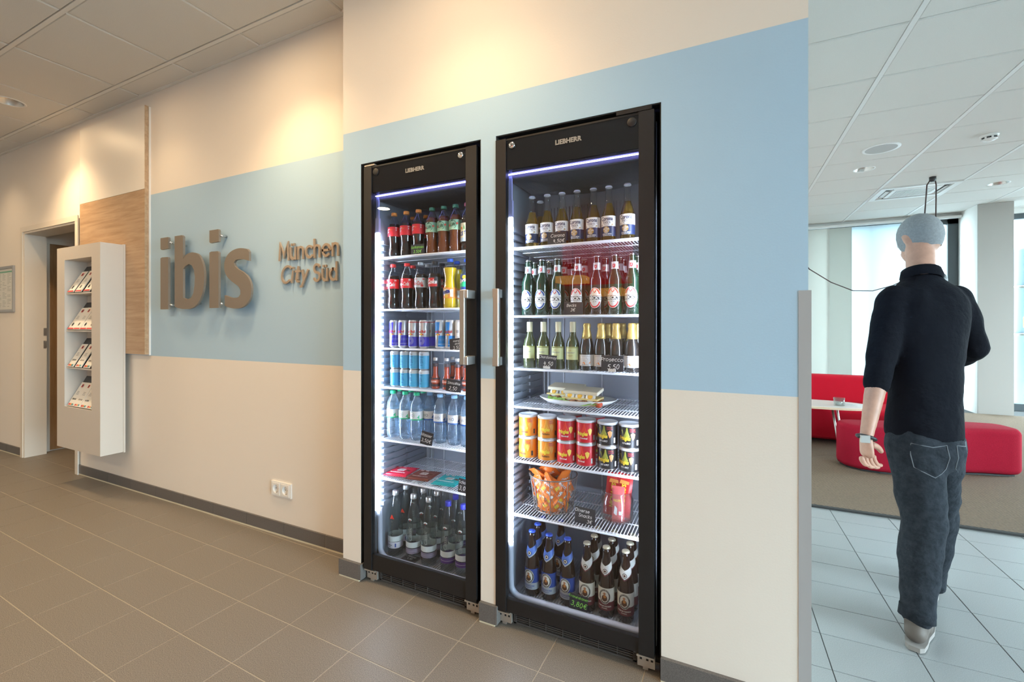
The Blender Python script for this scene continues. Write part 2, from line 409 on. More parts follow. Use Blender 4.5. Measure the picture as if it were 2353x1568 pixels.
def stroke_text(t, h, w, shear=0.0, gap=0.14, thick=None, condense=1.0, jit=0.0):
    """MB in the x-z plane facing -Y: single stroke letters of cap height h and stroke width w; returns (MB, width)"""
    mb = MB(); x = 0.0; rnd = random.Random(len(t)*7+3)
    for ch in t:
        adv, st = GL[ch]
        jz = rnd.uniform(-jit, jit)
        for si, s in enumerate(st):
            yo = .0004*si
            pts = [((x+(p[0]+shear*p[1])*condense)*h, (p[1]+jz)*h) for p in s]
            L = []; R = []; n = len(pts)
            for i, p in enumerate(pts):
                a = pts[max(i-1, 0)]; b = pts[min(i+1, n-1)]
                dx, dz = b[0]-a[0], b[1]-a[1]; l = math.hypot(dx, dz) or 1e-6
                k = 1.0
                if 0 < i < n-1:
                    d1 = (p[0]-a[0], p[1]-a[1]); d2 = (b[0]-p[0], b[1]-p[1])
                    l1 = math.hypot(*d1) or 1e-6; l2 = math.hypot(*d2) or 1e-6
                    c = max(-1, min(1, (d1[0]*d2[0]+d1[1]*d2[1])/(l1*l2))); k = min(2.2, 1/max(.3, math.sqrt((1+c)/2)))
                ex = 0
                if i == 0: ex = -w*.4
                if i == n-1: ex = w*.4
                nx, nz = -dz/l*w/2*k, dx/l*w/2*k
                px, pz = p[0]+dx/l*ex, p[1]+dz/l*ex
                L.append((px+nx, pz+nz)); R.append((px-nx, pz-nz))
            if n < 2: continue
            if thick:
                vs = []; fs = []
                for i in range(n): vs += [(L[i][0], -yo, L[i][1]), (R[i][0], -yo, R[i][1]), (L[i][0], thick-yo, L[i][1]), (R[i][0], thick-yo, R[i][1])]
                for i in range(n-1):
                    a, b = i*4, (i+1)*4
                    fs += [(a, a+1, b+1, b), (a+2, b+2, b+3, a+3), (a, b, b+2, a+2), (a+1, a+3, b+3, b+1)]
                fs += [(0, 2, 3, 1), ((n-1)*4, (n-1)*4+1, (n-1)*4+3, (n-1)*4+2)]
                mb.add(vs, fs)
            else:
                mb.add([(q[0], 0, q[1]) for q in L]+[(q[0], 0, q[1]) for q in R], [(i, n+i, n+i+1, i+1) for i in range(n-1)])
        x += (adv+gap)*condense
    return mb, x*h

class Wrap(MB):
    """flat print bent round an upright cylinder of radius R; angle 0 faces -Y, z up"""
    def __init__(s, R): super().__init__(); s.R = R
    def pt(s, x, z, lift, R=None):
        r = (R or s.R); a = x/r; r += lift
        return (r*math.sin(a), -r*math.cos(a), z)
    def band(s, z0, z1, x0=None, x1=None, mi=0, lift=.0005, R=None, R1=None, seg=28):
        r = R or s.R
        if x0 is None: x0, x1 = -math.pi*r, math.pi*r
        n = max(3, int(seg*(x1-x0)/(2*math.pi*r)))
        vs = []
        for i in range(n+1):
            x = x0+(x1-x0)*i/n
            vs.append(s.pt(x, z0, lift, r))
            p = s.pt(x, z1, lift, r)
            if R1: q = (R1+lift)/(r+lift); p = (p[0]*q, p[1]*q, z1)
            vs.append(p)
        s.add(vs, [(2*i, 2*i+2, 2*i+3, 2*i+1) for i in range(n)], mi, True)
        return s
    def shape(s, pts, mi=0, lift=.0009):
        s.add([s.pt(x, z, lift) for x, z in pts], [tuple(range(len(pts)))], mi); return s
    def strip(s, outer, inner, mi=0, lift=.0009):
        n = len(outer)
        s.add([s.pt(x, z, lift) for x, z in outer]+[s.pt(x, z, lift) for x, z in inner], [(i, (i+1) % n, n+(i+1) % n, n+i) for i in range(n)], mi); return s
    def oval(s, x, z, rx, rz, mi=0, lift=.0009, n=20):
        # fan of rings so that a wide oval follows the curve
        C = [(x+rx*math.cos(2*math.pi*i/n), z+rz*math.sin(2*math.pi*i/n)) for i in range(n)]
        k = n//2
        cols = [x+rx*math.cos(math.pi-math.pi*i/k) for i in range(k+1)]
        vs = []; fs = []
        for cx in cols:
            h = rz*math.sqrt(max(0, 1-((cx-x)/rx)**2)); vs += [s.pt(cx, z-h, lift), s.pt(cx, z+h, lift)]
        for i in range(k): fs.append((2*i, 2*i+2, 2*i+3, 2*i+1))
        s.add(vs, fs, mi); return s
    def ring(s, x, z, rx, rz, w, mi=0, lift=.0011, a0=0, a1=360, n=24):
        vs = []; 
        for i in range(n+1):
            a = math.radians(a0+(a1-a0)*i/n)
            vs += [s.pt(x+rx*math.cos(a), z+rz*math.sin(a), lift), s.pt(x+(rx-w)*math.cos(a), z+(rz-w)*math.sin(a), lift)]
        s.add(vs, [(2*i, 2*i+1, 2*i+3, 2*i+2) for i in range(n)], mi); return s
    def rect(s, x0, z0, x1, z1, mi=0, lift=.0009):
        n = max(1, int(abs(x1-x0)/.006)); vs = []
        for i in range(n+1):
            x = x0+(x1-x0)*i/n; vs += [s.pt(x, z0, lift), s.pt(x, z1, lift)]
        s.add(vs, [(2*i, 2*i+2, 2*i+3, 2*i+1) for i in range(n)], mi); return s
    def text(s, t, x, z, h, mi=0, bold=.012, shear=0.0, lift=.0013, maxw=None, rot=0):
        vs, fs, w, hh = text_mesh(t, bold, shear)
        k = h/.72; kx = k
        if maxw and w*k > maxw: kx = maxw/w
        P = []
        for a, b in vs:
            a *= kx; b *= k
            if rot: c, d = math.cos(rot), math.sin(rot); a, b = a*c-b*d, a*d+b*c
            P.append(s.pt(x+a, z+b, lift))
        s.add(P, fs, mi); return s
def flat_text(mb, t, x, z, h, y=0.0, mi=0, bold=.012, shear=0.0, maxw=None):
    vs, fs, w, hh = text_mesh(t, bold, shear); k = h/.72; kx = k
    if maxw and w*k > maxw: kx = maxw/w
    mb.add([(x+a*kx, y, z+b*k) for a, b in vs], fs, mi)
    return mb

# ------------------------------------------------------------------ THE SETTING
DW, D2, CH = 1.60, 1.745, 2.87       # front wall plane, set-back wall plane, ceiling height
XE = 0.224                           # right end of the front wall
NL = (-1.571, -0.913); NR = (-0.843, -0.201); NH = 1.987
# wall with the two refrigerator niches
w = MB()
for x0, x1 in ((-1.685, NL[0]), (NL[1], NR[0]), (NR[1], XE)): w.box(x0, DW, 0, x1, 2.36, CH)
for n in (NL, NR): w.box(n[0], DW, NH, n[1], 2.36, CH)
struct(w.build('wall_front', [PAINT]))
n_ = MB()
for n in (NL, NR):
    n_.box(n[0], 2.30, 0, n[1], 2.34, NH)
    n_.box(n[0], 1.602, 0.0, n[0]+.004, 2.30, NH); n_.box(n[1]-.004, 1.602, 0.0, n[1], 2.30, NH); n_.box(n[0], 1.602, NH-.004, n[1], 2.30, NH)
struct(n_.build('trim_1', [DARK]))          # dark lining of the niches
# set-back wall with the sign, and its doorway
w = MB(); w.box(-9, D2, 0, -5.83, 1.885, CH); w.box(-4.79, D2, 0, -1.685, 1.885, CH); w.box(-5.83, D2, 2.09, -4.79, 1.885, CH)
struct(w.build('wall_back', [PAINT]))
# far walls of the front room (behind and beside the camera)
struct(bx('wall_rear', [CREAM], (-9, -4.7, 0), (6.6, -4.5, CH)))
struct(bx('wall_left', [CREAM], (-9.2, -4.5, 0), (-9, 2.0, CH)))
w = MB(); w.box(6.0, -4.5, 2.6, 6.2, 2.6, CH); w.box(6.0, -4.5, 0, 6.2, -2.4, 2.6); w.box(6.0, 1.9, 0, 6.2, 2.6, 2.6); w.box(6.0, 2.6, 2.8, 6.2, 8.8, CH); w.box(6.0, 2.6, 0, 6.2, 5.35, 2.8); w.box(6.0, 8.2, 0, 6.2, 9.0, 2.8)
struct(w.build('wall_right', [CREAM]))
struct(bx('wall_lobby', [CREAM], (0.05, 2.36, 0), (0.2, 9.0, CH)))
# corridor behind the doorway
w = MB(); w.box(-6.1, 1.886, 0, -5.90, 5, 2.5); w.box(-4.75, 1.886, 0, -4.6, 5, 2.5); w.box(-6.1, 5, 0, -4.6, 5.1, 2.6); w.box(-6.1, 1.886, 2.5, -4.6, 5, 2.6)
struct(w.build('wall_corridor', [CREAM]))

# ---- floor: grout bed, and every tile in view a part of its own
fl = MB()
fl.box(-9.2, -4.7, -.12, 0.2, 2.0, -.0012, 0); fl.box(-6.1, 2.0, -.12, -4.6, 5.1, -.0012, 0); fl.box(-1.685, 2.0, -.12, 0.2, 2.36, -.0012, 0)
fl.box(0.2, -4.7, -.12, 6.6, 9.0, -.003, 1)
floor = struct(fl.build('floor', [GROUT, DGROUT]))
def tile_mesh(name, sx, sy, mat, g):
    b = MB(); hx, hy = sx/2-g, sy/2-g; e = .0008
    b.add([(-hx, -hy, -.003), (hx, -hy, -.003), (hx, hy, -.003), (-hx, hy, -.003), (-hx, -hy, -e), (hx, -hy, -e), (hx, hy, -e), (-hx, hy, -e),
           (-hx+e, -hy+e, 0), (hx-e, -hy+e, 0), (hx-e, hy-e, 0), (-hx+e, hy-e, 0)],
          [(0, 1, 5, 4), (1, 2, 6, 5), (2, 3, 7, 6), (3, 0, 4, 7), (4, 5, 9, 8), (5, 6, 10, 9), (6, 7, 11, 10), (7, 4, 8, 11), (8, 9, 10, 11)])
    return b.mesh(name, [mat])
TM = tile_mesh('tile', .334, .232, TILE, .0018)
ph = -0.022; cph, sph = math.cos(ph), math.sin(ph)
for j in range(-4, 2):
    for i in range(-17, 4):
        lx, ly = (i+.5)*.334, (j+.5)*.232
        X = -0.93+lx*cph-ly*sph; Y = 1.457+lx*sph+ly*cph
        if (Y > 1.86 and X > -4.6) or X > 0.03 or Y < .35 or (Y > 1.74 and X > -1.6 and not (NL[0]-.2 < X < NR[1]+.2)): continue
        if X < -2.9 and Y < .7: continue
        if Y > 1.86 and not -6.1 < X < -4.55: continue
        inst(TM, 'tile', floor, (X, Y, 0), (0, 0, ph))
for j in range(2, 8):
    for i in range(-17, -10):
        lx, ly = (i+.5)*.334, (j+.5)*.232
        X = -0.93+lx*cph-ly*sph; Y = 1.457+lx*sph+ly*cph
        if -6.05 < X < -4.65: inst(TM, 'tile', floor, (X, Y, 0), (0, 0, ph))
LM = tile_mesh('lobby_tile', .304, .2085, LTILE, .0018)
ph2 = 0.016; c2, s2 = math.cos(ph2), math.sin(ph2)
for j in range(-7, 9):
    for i in range(-2, 9):
        lx, ly = (i+.5)*.304, (j+.5)*.2085
        X = .633+lx*c2-ly*s2; Y = 2.537+lx*s2+ly*c2
        if X < .12 or Y < 1.25 or X > 2.7 or Y > 3.68 or (Y < 1.55 and X < .33): continue
        inst(LM, 'tile', floor, (X, Y, 0), (0, 0, ph2))
b = MB()      # floor out of the picture: one slab each
b.box(-9, -4.5, -.003, .2, .30, -.0005, 0); b.box(-9, .30, -.003, -6.7, 1.745, -.0005, 0); b.box(.33, -4.5, -.003, 6, 1.27, -.0005, 1); b.box(2.72, 1.27, -.003, 6, 3.7, -.0005, 1); b.box(.072, -4.5, -.003, .33, 1.52, -.0005, 1)
o = b.build('floor_field', [TILE, LTILE], floor)
# carpet
cp = MB(); cp.prism([(.2, 3.575), (6.0, 3.70), (6.0, 8.23), (.2, 8.23)], 0, .010, 'z', 0)
cp.prism([(.2, 3.545), (6.0, 3.67), (6.0, 3.70), (.2, 3.575)], 0, .012, 'z', 1)
tag(cp.build('carpet', [CARPET, M('dark_carpet_edge', (.035, .033, .032), .9)]), 'large brown ribbed carpet with dark front edge under the red seats', 'carpet')

# ---- ceiling: slab, tiles and grid bars
cl = MB(); cl.box(-9.2, -4.7, 2.95, 6.6, 9.0, 3.05, 0)
ceil = struct(cl.build('ceiling', [VOID]))
def ctile(name, sx, sy, gx, gy):
    b = MB(); hx, hy = sx/2-gx, sy/2-gy; e = .006
    b.add([(-hx, -hy, .035), (hx, -hy, .035), (hx, hy, .035), (-hx, hy, .035), (-hx, -hy, e), (hx, -hy, e), (hx, hy, e), (-hx, hy, e),
           (-hx+e, -hy+e, 0), (hx-e, -hy+e, 0), (hx-e, hy-e, 0), (-hx+e, hy-e, 0)],
          [(4, 5, 1, 0), (5, 6, 2, 1), (6, 7, 3, 2), (7, 4, 0, 3), (8, 9, 5, 4), (9, 10, 6, 5), (10, 11, 7, 6), (11, 8, 4, 7), (11, 10, 9, 8)])
    return b.mesh(name, [CTILE])
def ctile_hole(name, sx, sy, gx, gy, cx, cy, r):
    b = MB(); hx, hy = sx/2-gx, sy/2-gy; n = 32; e = .006
    def rim(k):
        a = 2*math.pi*k/n; c, d = math.cos(a), math.sin(a); t = min(((hx-e-cx) if c > 0 else (hx-e+cx))/max(abs(c), 1e-6), ((hy-e-cy) if d > 0 else (hy-e+cy))/max(abs(d), 1e-6))
        return (cx+c*t, cy+d*t)
    R = [rim(k) for k in range(n)]
    cor = [(sx_*(hx-e), sy_*(hy-e)) for sx_ in (-1, 1) for sy_ in (-1, 1)]
    for q in cor:
        k = min(range(n), key=lambda i: (R[i][0]-q[0])**2+(R[i][1]-q[1])**2); R[k] = q
    C = [(cx+r*math.cos(2*math.pi*k/n), cy+r*math.sin(2*math.pi*k/n)) for k in range(n)]
    b.add([(x, y, 0) for x, y in R]+[(x, y, 0) for x, y in C]+[(x, y, .035) for x, y in C], [(n+k, n+(k+1) % n, (k+1) % n, k) for k in range(n)]+[(2*n+k, 2*n+(k+1) % n, n+(k+1) % n, n+k) for k in range(n)])
    b.add([(-hx, -hy, .035), (hx, -hy, .035), (hx, hy, .035), (-hx, hy, .035), (-hx, -hy, e), (hx, -hy, e), (hx, hy, e), (-hx, hy, e), (-hx+e, -hy+e, 0), (hx-e, -hy+e, 0), (hx-e, hy-e, 0), (-hx+e, hy-e, 0)],
          [(4, 5, 1, 0), (5, 6, 2, 1), (6, 7, 3, 2), (7, 4, 0, 3), (8, 9, 5, 4), (9, 10, 6, 5), (10, 11, 7, 6), (11, 8, 4, 7)])
    return b.mesh(name, [CTILE])
CA = ctile('ceiling_tile', .663, .502, .008, .011); CB = ctile('ceiling_tile', .663, .150, .008, .008)
for i in range(8):
    X = -1.484-.663*i
    for j in range(3): inst(CA if (i, j) != (5, 0) else ctile_hole('ceiling_tile', .663, .502, .008, .011, .029, .014, .080), 'ceiling_tile', ceil, (X, 1.587-.251-.502*j, CH))
    inst(CB, 'ceiling_tile', ceil, (X, 1.665, CH))
bars = [(-6.46, y-.010, y+.010) for y in (1.587, 1.085, .583, .081)]
for x0, y0, y1 in bars: bx('grid_bar', [CGRID], (-6.46, y0, CH-.001), (-1.152, y1, CH+.02), ceil)
for i in range(9): 
    X = -1.152-.663*i
    bx('grid_bar', [CGRID], (X-.010, .09, CH+.009), (X+.010, 1.73, CH+.025), ceil)
bx('wall_angle', [CGRID], (-6.46, 1.722, CH-.004), (-1.69, 1.744, CH+.01), ceil)
CCm = ctile('ceiling_tile', .765, .610, .014, .007)
for i in range(6):
    for j in range(-2, 10):
        X = .155+.3825+.765*i; Y = 3.12+.305+.61*j
        if X-.38 < .1 or (i == 2 and j == 6): continue
        hole = {(1, 4): (1.316-1.3025, 0), (3, 6): (2.86-2.8325, .040)}.get((i, j))
        inst(CCm if not hole else ctile_hole('ceiling_tile', .765, .610, .014, .007, hole[0], hole[1], .088), 'ceiling_tile', ceil, (X, Y, CH))
for i in range(8):
    X = .155+.765*i
    bx('grid_bar', [CGRID], (X-.014, 1.62, CH-.002), (X+.014, 8.75, CH+.02), ceil)
for j in range(-2, 11):
    Y = 3.12+.61*j
    bx('grid_bar', [CGRID], (.2, Y-.012, CH+.010), (6.0, Y+.012, CH+.025), ceil)
b = MB(); b.box(-9, -4.5, CH, 6.0, .07, CH+.03); b.box(-9, .07, CH, -6.47, 1.745, CH+.03); b.box(-1.14, .07, CH, 6.0, 1.6, CH+.03); b.box(4.75, 1.6, CH, 6, 8.75, CH+.03); b.box(.2, 1.6, CH, 4.75, 1.89, CH+.03)
b.build('ceiling_field', [CTILE], ceil)

# ---- skirting: tile strips
SKM = MB().box(-.1645, -.010, .010, .1645, .002, .078).mesh('skirting_tile', [SKTILE])
bb = struct(bx('baseboard_back', [SEAL], (-4.79, D2-.009, 0), (-1.70, D2, .0095)))
bx('joint_mortar', [GROUT], (-4.785, D2-.0075, .0096), (-1.70, D2-.0005, .077), bb)
for k in range(9):
    x1 = -1.960-.333*k; x0 = max(x1-.330, -4.785)
    inst(SKM, 'skirting_tile', bb, ((x0+x1)/2, D2, 0), sc=((x1-x0)/.329, 1, 1))
inst(SKM, 'skirting_tile', bb, (-1.828, D2, 0), sc=(.255/.329, 1, 1))
bb = struct(bx('baseboard_left', [SEAL], (-9, D2-.009, 0), (-5.86, D2, .0095)))
for k in range(6):
    x1 = -5.865-.333*k; inst(SKM, 'skirting_tile', bb, (x1-.165, D2, 0))
bb = struct(MB().box(-1.699, DW-.012, 0, -1.571, DW, .0085).box(-.913, DW-.012, 0, -.843, DW, .0085).box(-.201, DW-.012, 0, .20, DW, .0085).build('baseboard_front', [SEAL]))
def skb(x0, x1, y1=DW, z1=.082):
    MB().box(x0, DW-.014, .008, x1, y1, z1).build('skirting_tile', [SKTILE], bb)
skb(-1.700, -1.5725); MB().box(-1.699, DW+.0005, .008, -1.686, 1.734, .082).build('skirting_tile', [SKTILE], bb)
skb(-.914, -.8425); skb(-.201, .128); skb(.131, .199)
MB().box(-1.572, DW-.0135, .008, -1.560, 1.70, .0815).build('skirting_tile', [SKTILE], bb)
MB().box(-.842, DW-.0135, .008, -.832, 1.70, .0815).build('skirting_tile', [SKTILE], bb)

# ---- doorway: cream lining, inner oak door
d = struct(MB().box(-5.83, D2-.010, 0, -5.795, 1.884, 2.052).box(-4.81, D2-.010, 0, -4.775, 1.884, 2.052).box(-5.83, D2-.010, 2.053, -4.775, 1.884, 2.09)
           .box(-5.862, D2-.018, 0, -5.815, D2-.0105, 2.069).box(-4.80, D2-.018, 0, -4.752, D2-.0105, 2.069).box(-5.862, D2-.018, 2.070, -4.752, D2-.0105, 2.115).build('door_1', [M('cream_door_lining', (.74, .68, .60), .5)]))
MB().box(-5.797, 1.862, 1.0, -5.792, 1.882, 1.07).box(-5.797, 1.862, 1.12, -5.792, 1.882, 1.19).build('strike_plate', [STEEL], d)
d2 = struct(MB().box(-5.899, 1.900, 0, -5.885, 1.935, 2.004).box(-5.899, 2.80, 0, -5.885, 2.84, 2.004).box(-5.899, 1.900, 2.0045, -5.885, 2.84, 2.045).build('door_2', [M('cream_door_lining', (.74, .68, .60), .5)]))
MB().box(-5.899, 1.936, .01, -5.888, 2.799, 2.003).build('door_leaf', [DOOROAK], d2)
# corner guard at the end of the wall
tag(MB().box(.199, DW-.0015, 0, .232, DW, 1.325).box(.2245, DW+.0001, 0, .232, DW+.05, 1.325).build('corner_guard', [GUARD]), 'aluminium corner guard strip at the end of the blue and cream wall', 'corner guard')

# ---- lobby window wall
WY = 8.75
w = MB()
w.box(.2, WY, 2.80, 6.0, 9.0, CH); w.box(.2, WY, 0, 1.15, 9.0, 2.80); w.box(5.35, WY, 0, 6.0, 9.0, 2.80)
w.box(3.10, 8.25, 0, 3.455, 9.0, CH)
struct(w.build('wall_window', [M('lobby_white_paint', (.80, .79, .76), .7)]))
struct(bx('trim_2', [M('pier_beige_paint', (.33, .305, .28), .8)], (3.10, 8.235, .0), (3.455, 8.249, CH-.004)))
FRM = M('dark_window_frame', (.035, .045, .050), .45)
def window(name, x0, x1, z0, z1, mull=(), lower=None):
    f = MB(); t = .075
    f.box(x0, 8.80, z0, x0+t, 8.88, z1); f.box(x1-t*1.6, 8.80, z0, x1, 8.88, z1); f.box(x0, 8.80, z1-t, x1, 8.88, z1); f.box(x0, 8.80, z0, x1, 8.88, z0+t*1.3)
    for m in mull: f.box(m-.03, 8.80, z0, m+.03, 8.88, z1)
    o = struct(f.build(name, [FRM]))
    bx('window_pane', [WPANE], (x0+t, 8.835, z0+t), (x1-t*1.6, 8.841, z1-t), o)
    return o
window('window_1', 1.15, 3.10, 0.0, 2.80, (2.05,))
window('window_2', 3.455, 5.35, 0.0, 2.80, (4.5,))
f = MB(); f.box(6.06, 2.6, 0, 6.12, 2.7, 2.8); f.box(6.06, 8.1, 0, 6.12, 8.2, 2.8); f.box(6.06, 2.6, 2.7, 6.12, 8.2, 2.8); f.box(6.06, 2.6, 0, 6.12, 8.2, .1); f.box(6.06, 5.3, 0, 6.12, 5.4, 2.8)
o = struct(f.build('window_3', [FRM])); bx('window_pane', [WPANE], (6.08, 2.7, .1), (6.086, 8.1, 2.7), o)
f = MB(); f.box(6.06, -4.0, 0, 6.12, -3.9, 2.6); f.box(6.06, 1.8, 0, 6.12, 1.9, 2.6); f.box(6.06, -4.0, 2.5, 6.12, 1.9, 2.6); f.box(6.06, -4.0, 0, 6.12, 1.9, .1); f.box(6.06, -1.1, 0, 6.12, -1.0, 2.6)
o = struct(f.build('window_4', [FRM])); bx('window_pane', [WPANE], (6.08, -3.9, .1), (6.086, 1.8, 2.5), o)
# sliding panel curtains
tag(bx('panel_curtain', [translucent('beige_panel_fabric', (.74, .74, .70), .42)], (.25, 8.690, .02), (1.505, 8.697, 2.775)), 'pale beige fabric panel curtain, leftmost of the three by the window', 'curtain')
tag(bx('panel_curtain', [translucent('grey_beige_panel_fabric', (.56, .57, .53), .33)], (1.47, 8.705, .02), (1.80, 8.712, 2.775)), 'grey beige textured panel curtain, between the pale beige and the white panel', 'curtain')
tag(bx('panel_curtain', [translucent('white_panel_fabric', (.80, .88, .92), .75)], (1.79, 8.720, .02), (2.605, 8.727, 2.775)), 'bright white translucent panel curtain behind the walking person', 'curtain')
tag(bx('curtain_track', [CGRID], (.25, 8.66, 2.79), (3.09, 8.745, 2.82)), 'white curtain track along the top of the lobby window', 'curtain track')

# ---- outside
struct(bx('ground', [M('pale_stone_paving', (.60, .60, .59), .9)], (-6, 9.0, -.3), (40, 40, -.02)))
struct(bx('ground_side', [M('pale_paving', (.45, .46, .46), .9)], (6.2, -25, -.3), (40, 9.0, -.02)))
fy = 15.0
fb = thing('office_building', 'pale office building with blue grey windows and louvres seen through the lobby window', 'building', (0, fy, 0))
facm = M('pale_facade', (.78, .79, .78), .8)
m = MB(); m.box(-4, 0, -.1, 17, .4, 9); m.build('facade', [facm], fb)
glz = M('dark_facade_glazing', (.10, .17, .21), .15); lou = M('grey_louvre', (.30, .36, .39), .5)
for wxx in (2.6, 5.05, 7.3, 9.6):
    for z0, z1 in ((3.05, 3.95), (.6, 2.05)):
        wf = MB().box(wxx, -.05, z0, wxx+1.5, .02, z0+.06).box(wxx, -.05, z1-.06, wxx+1.5, .02, z1).box(wxx, -.05, z0, wxx+.06, .02, z1).box(wxx+1.44, -.05, z0, wxx+1.5, .02, z1).box(wxx+.95, -.05, z0, wxx+1.01, .02, z1).build('window', [lou], fb)
        MB().box(wxx+.06, -.015, z0+.06, wxx+1.44, -.005, z1-.06).build('pane', [glz], wf)
    m = MB()
    for k in range(12): m.obox((wxx+.75, -.04, 2.36+.055*k), (1.5, .05, .012), (.6, 0, 0))
    m.build('louvre', [lou], fb)['kind'] = 'stuff'
p = thing('drainpipe', 'broad pale blue pipe outside the right lobby window', 'pipe', (wx(2345, 9.6), 9.6, 0))
MB().lathe([(.11, 0), (.11, 2.35), (.125, 2.36), (.125, 2.42), (.11, 2.43), (.11, 3.6)], 20).build('shaft', [M('pale_blue_pipe', (.50, .64, .74), .4)], p)
MB().lathe([(.13, 1.78), (.13, 1.82)], 20).build('clamp', [STEEL], p); MB().lathe([(.13, 1.05), (.13, 1.09)], 20).build('clamp', [STEEL], p)
MB().box(-.02, -.118, 1.18, .07, -.112, 1.34).build('sticker', [M('pale_yellow_sticker', (.85, .78, .25), .6)], p)

# ------------------------------------------------------------------ REFRIGERATORS
SHELF_L = (1.548, 1.296, 1.109, .921, .668, .480)
SHELF_R = (1.541, 1.259, 1.041, .884, .660, .436)
BASEZ = .088
def fridge(label, x0, x1, left, shelves, zr):
    xc = (x0+x1)/2; hw = (x1-x0)/2
    T = thing('refrigerator', label, 'refrigerator', (xc, DW, 0))
    sl, sr = .046, .052
    # cabinet: outer shell and inner liner
    m = MB(); a = hw-.020; yb = .49; zt = 1.875
    m.box(-hw, .06, .07, -a, yb+.03, 1.95, 0); m.box(a, .06, .07, hw, yb+.03, 1.95, 0); m.box(-a, yb, .07, a, yb+.03, 1.95, 0)
    m.box(-a, .06, zt, a, yb, 1.95, 1); m.box(-a, .06, .07, a, yb, BASEZ-.004, 0)
    m.build('cabinet', [LINER, DLINER], T)
    m = MB()
    m.box(-a, yb-.004, 1.47, a, yb-.001, zt, 0)
    for k in range(36):
        x = -a+.02+k*(2*a-.04)/35
        if abs(x) < .05: continue
        m.box(x-.003, yb-.012, 1.50, x+.003, yb-.004, 1.80, 0)
    m.build('fan_cover', [M('charcoal_liner', (.20, .20, .215), .5)], T)
    m = MB()
    n = 14; pts = [(-a+2*a*i/n, .30+.10*math.sin(math.pi*i/n)) for i in range(n+1)]
    m.prism([(-a, .0601), (a, .0601)]+pts[::-1], 1.826, 1.838, 'z', 0)
    for k in range(30):
        y = .075+k*.0075
        m.box(-a+.01, y, 1.823, a-.01, y+.0015, 1.8255, 0)
    m.build('air_grille', [M('dark_air_grille', (.085, .088, .098), .5)], T)
    # ribbed side rails
    for s in (-1, 1):
        m = MB()
        for k in range(41):
            z = .335+k*.032
            m.box(min(s*a, s*(a-.016)), .092, z, max(s*a, s*(a-.016)), .180, z+.017)
            m.box(min(s*a, s*(a-.008)), .180, z+.003, max(s*a, s*(a-.008)), .43, z+.012)
            m.box(min(s*a, s*(a-.014)), .272, z, max(s*a, s*(a-.014)), .296, z+.015)
        m.build('side_rail', [LINER], T)
    m = MB()
    for k in range(3):
        x = -a+.10+.19*k; m.box(x, yb-.008, .3, x+.004, yb-.001, 1.45)
    for z in (.60, .82, 1.0): m.box(-a, yb-.008, z, a, yb-.001, z+.004)
    m.box(-a, yb-.03, .25, -a+.012, yb, 1.5); m.box(-a+.022, yb-.02, .25, -a+.028, yb, 1.5)
    m.build('rear_seams', [M('pale_liner_seam', (.60, .63, .68), .4)], T)
    # rounded tray lip at the bottom of the liner
    m = MB()
    pts = [(-a+.012, .07, .33)]+[(-a+.012, .07, .33-.03*i) for i in range(1, 6)]+[(-a+.012+.05*(1-math.cos(g)), .07, .145-.05*math.sin(g)) for g in [math.pi/2*i/6 for i in range(1, 7)]]
    pts += [(0, .07, .095), (a-.062, .07, .095)]+[(a-.062+.05*math.sin(g), .07, .145-.05*math.cos(g)) for g in [math.pi/2*i/6 for i in range(1, 7)]]+[(a-.012, .07, .33)]
    m.tube(pts, .013, 8); m.box(-a, .06, .07, a, .082, .09)
    m.build('tray_lip', [M('pale_blue_liner_lip', (.52, .55, .66), .4)], T)
    m = MB()
    for k in range(44):
        x = -a+.03+k*(2*a-.06)/43; m.box(x-.0012, .09, BASEZ-.004, x+.0012, yb-.02, BASEZ)
    m.box(-a+.02, .085, BASEZ-.004, a-.02, .089, BASEZ); 
    m.build('tray_ribs', [M('grey_tray_rib', (.34, .37, .42), .5)], T)
    # shelves
    for z in shelves:
        m = MB(); y0, y1 = .066, .44
        m.tube([(-a+.004, y0, z-.004), (a-.004, y0, z-.004)], .0042, 8); m.tube([(-a+.004, y0+.020, z-.006), (a-.004, y0+.020, z-.006)], .0026, 6)
        m.tube([(-a+.004, y1, z-.004), (a-.004, y1, z-.004)], .003, 6)
        for y in (.19, .32): m.tube([(-a+.004, y, z-.0055), (a-.004, y, z-.0055)], .0024, 6)
        for s in (-1, 1): m.tube([(s*(a-.006), y0, z-.004), (s*(a-.006), y1, z-.004)], .003, 6)
        for k in range(45):
            x = -a+.014+k*(2*a-.028)/44
            m.box(x-.0013, y0, z-.0026, x+.0013, y1, z)
        m.build('wire_shelf', [WIRE], T)
    # LED strips
    for s in (-1, 1):
        x = s*(hw-(.031 if left else .039))
        l = MB().box(x-.0100, .050, .322, x+.0100, .060, 1.662).build('led_strip', [LED], T)
        MB().box(x-.011, .052, 1.666, x+.009, .066, 1.735).box(x-.008, .055, 1.735, x+.005, .064, 1.835).build('led_duct', [DUCT], l)
        MB().box(x-.011, .060, .30, x+.011, .066, .321).prism([(x-.011, .30), (x+.011, .30), (x, .285)], .06, .066, 'y').build('led_end_cap', [M('pale_blue_liner_lip', (.52, .55, .66), .4)], l)
    MB().box(-a+.005, .046, 1.8385, a-.005, .056, 1.8425).build('led_line', [LEDB], T)
    # door: stiles, rails, header of printed black glass, pane, handle, lock
    D = MB(); y0, y1 = -.004, .020
    D.box(-hw, y0, .066, -hw+sl, y1, 1.967); D.box(hw-sr, y0, .066, hw, y1, 1.967)
    D.box(-hw, y1, .066, -hw+.012, .044, 1.967); D.box(hw-.012, y1, .066, hw, .044, 1.967)
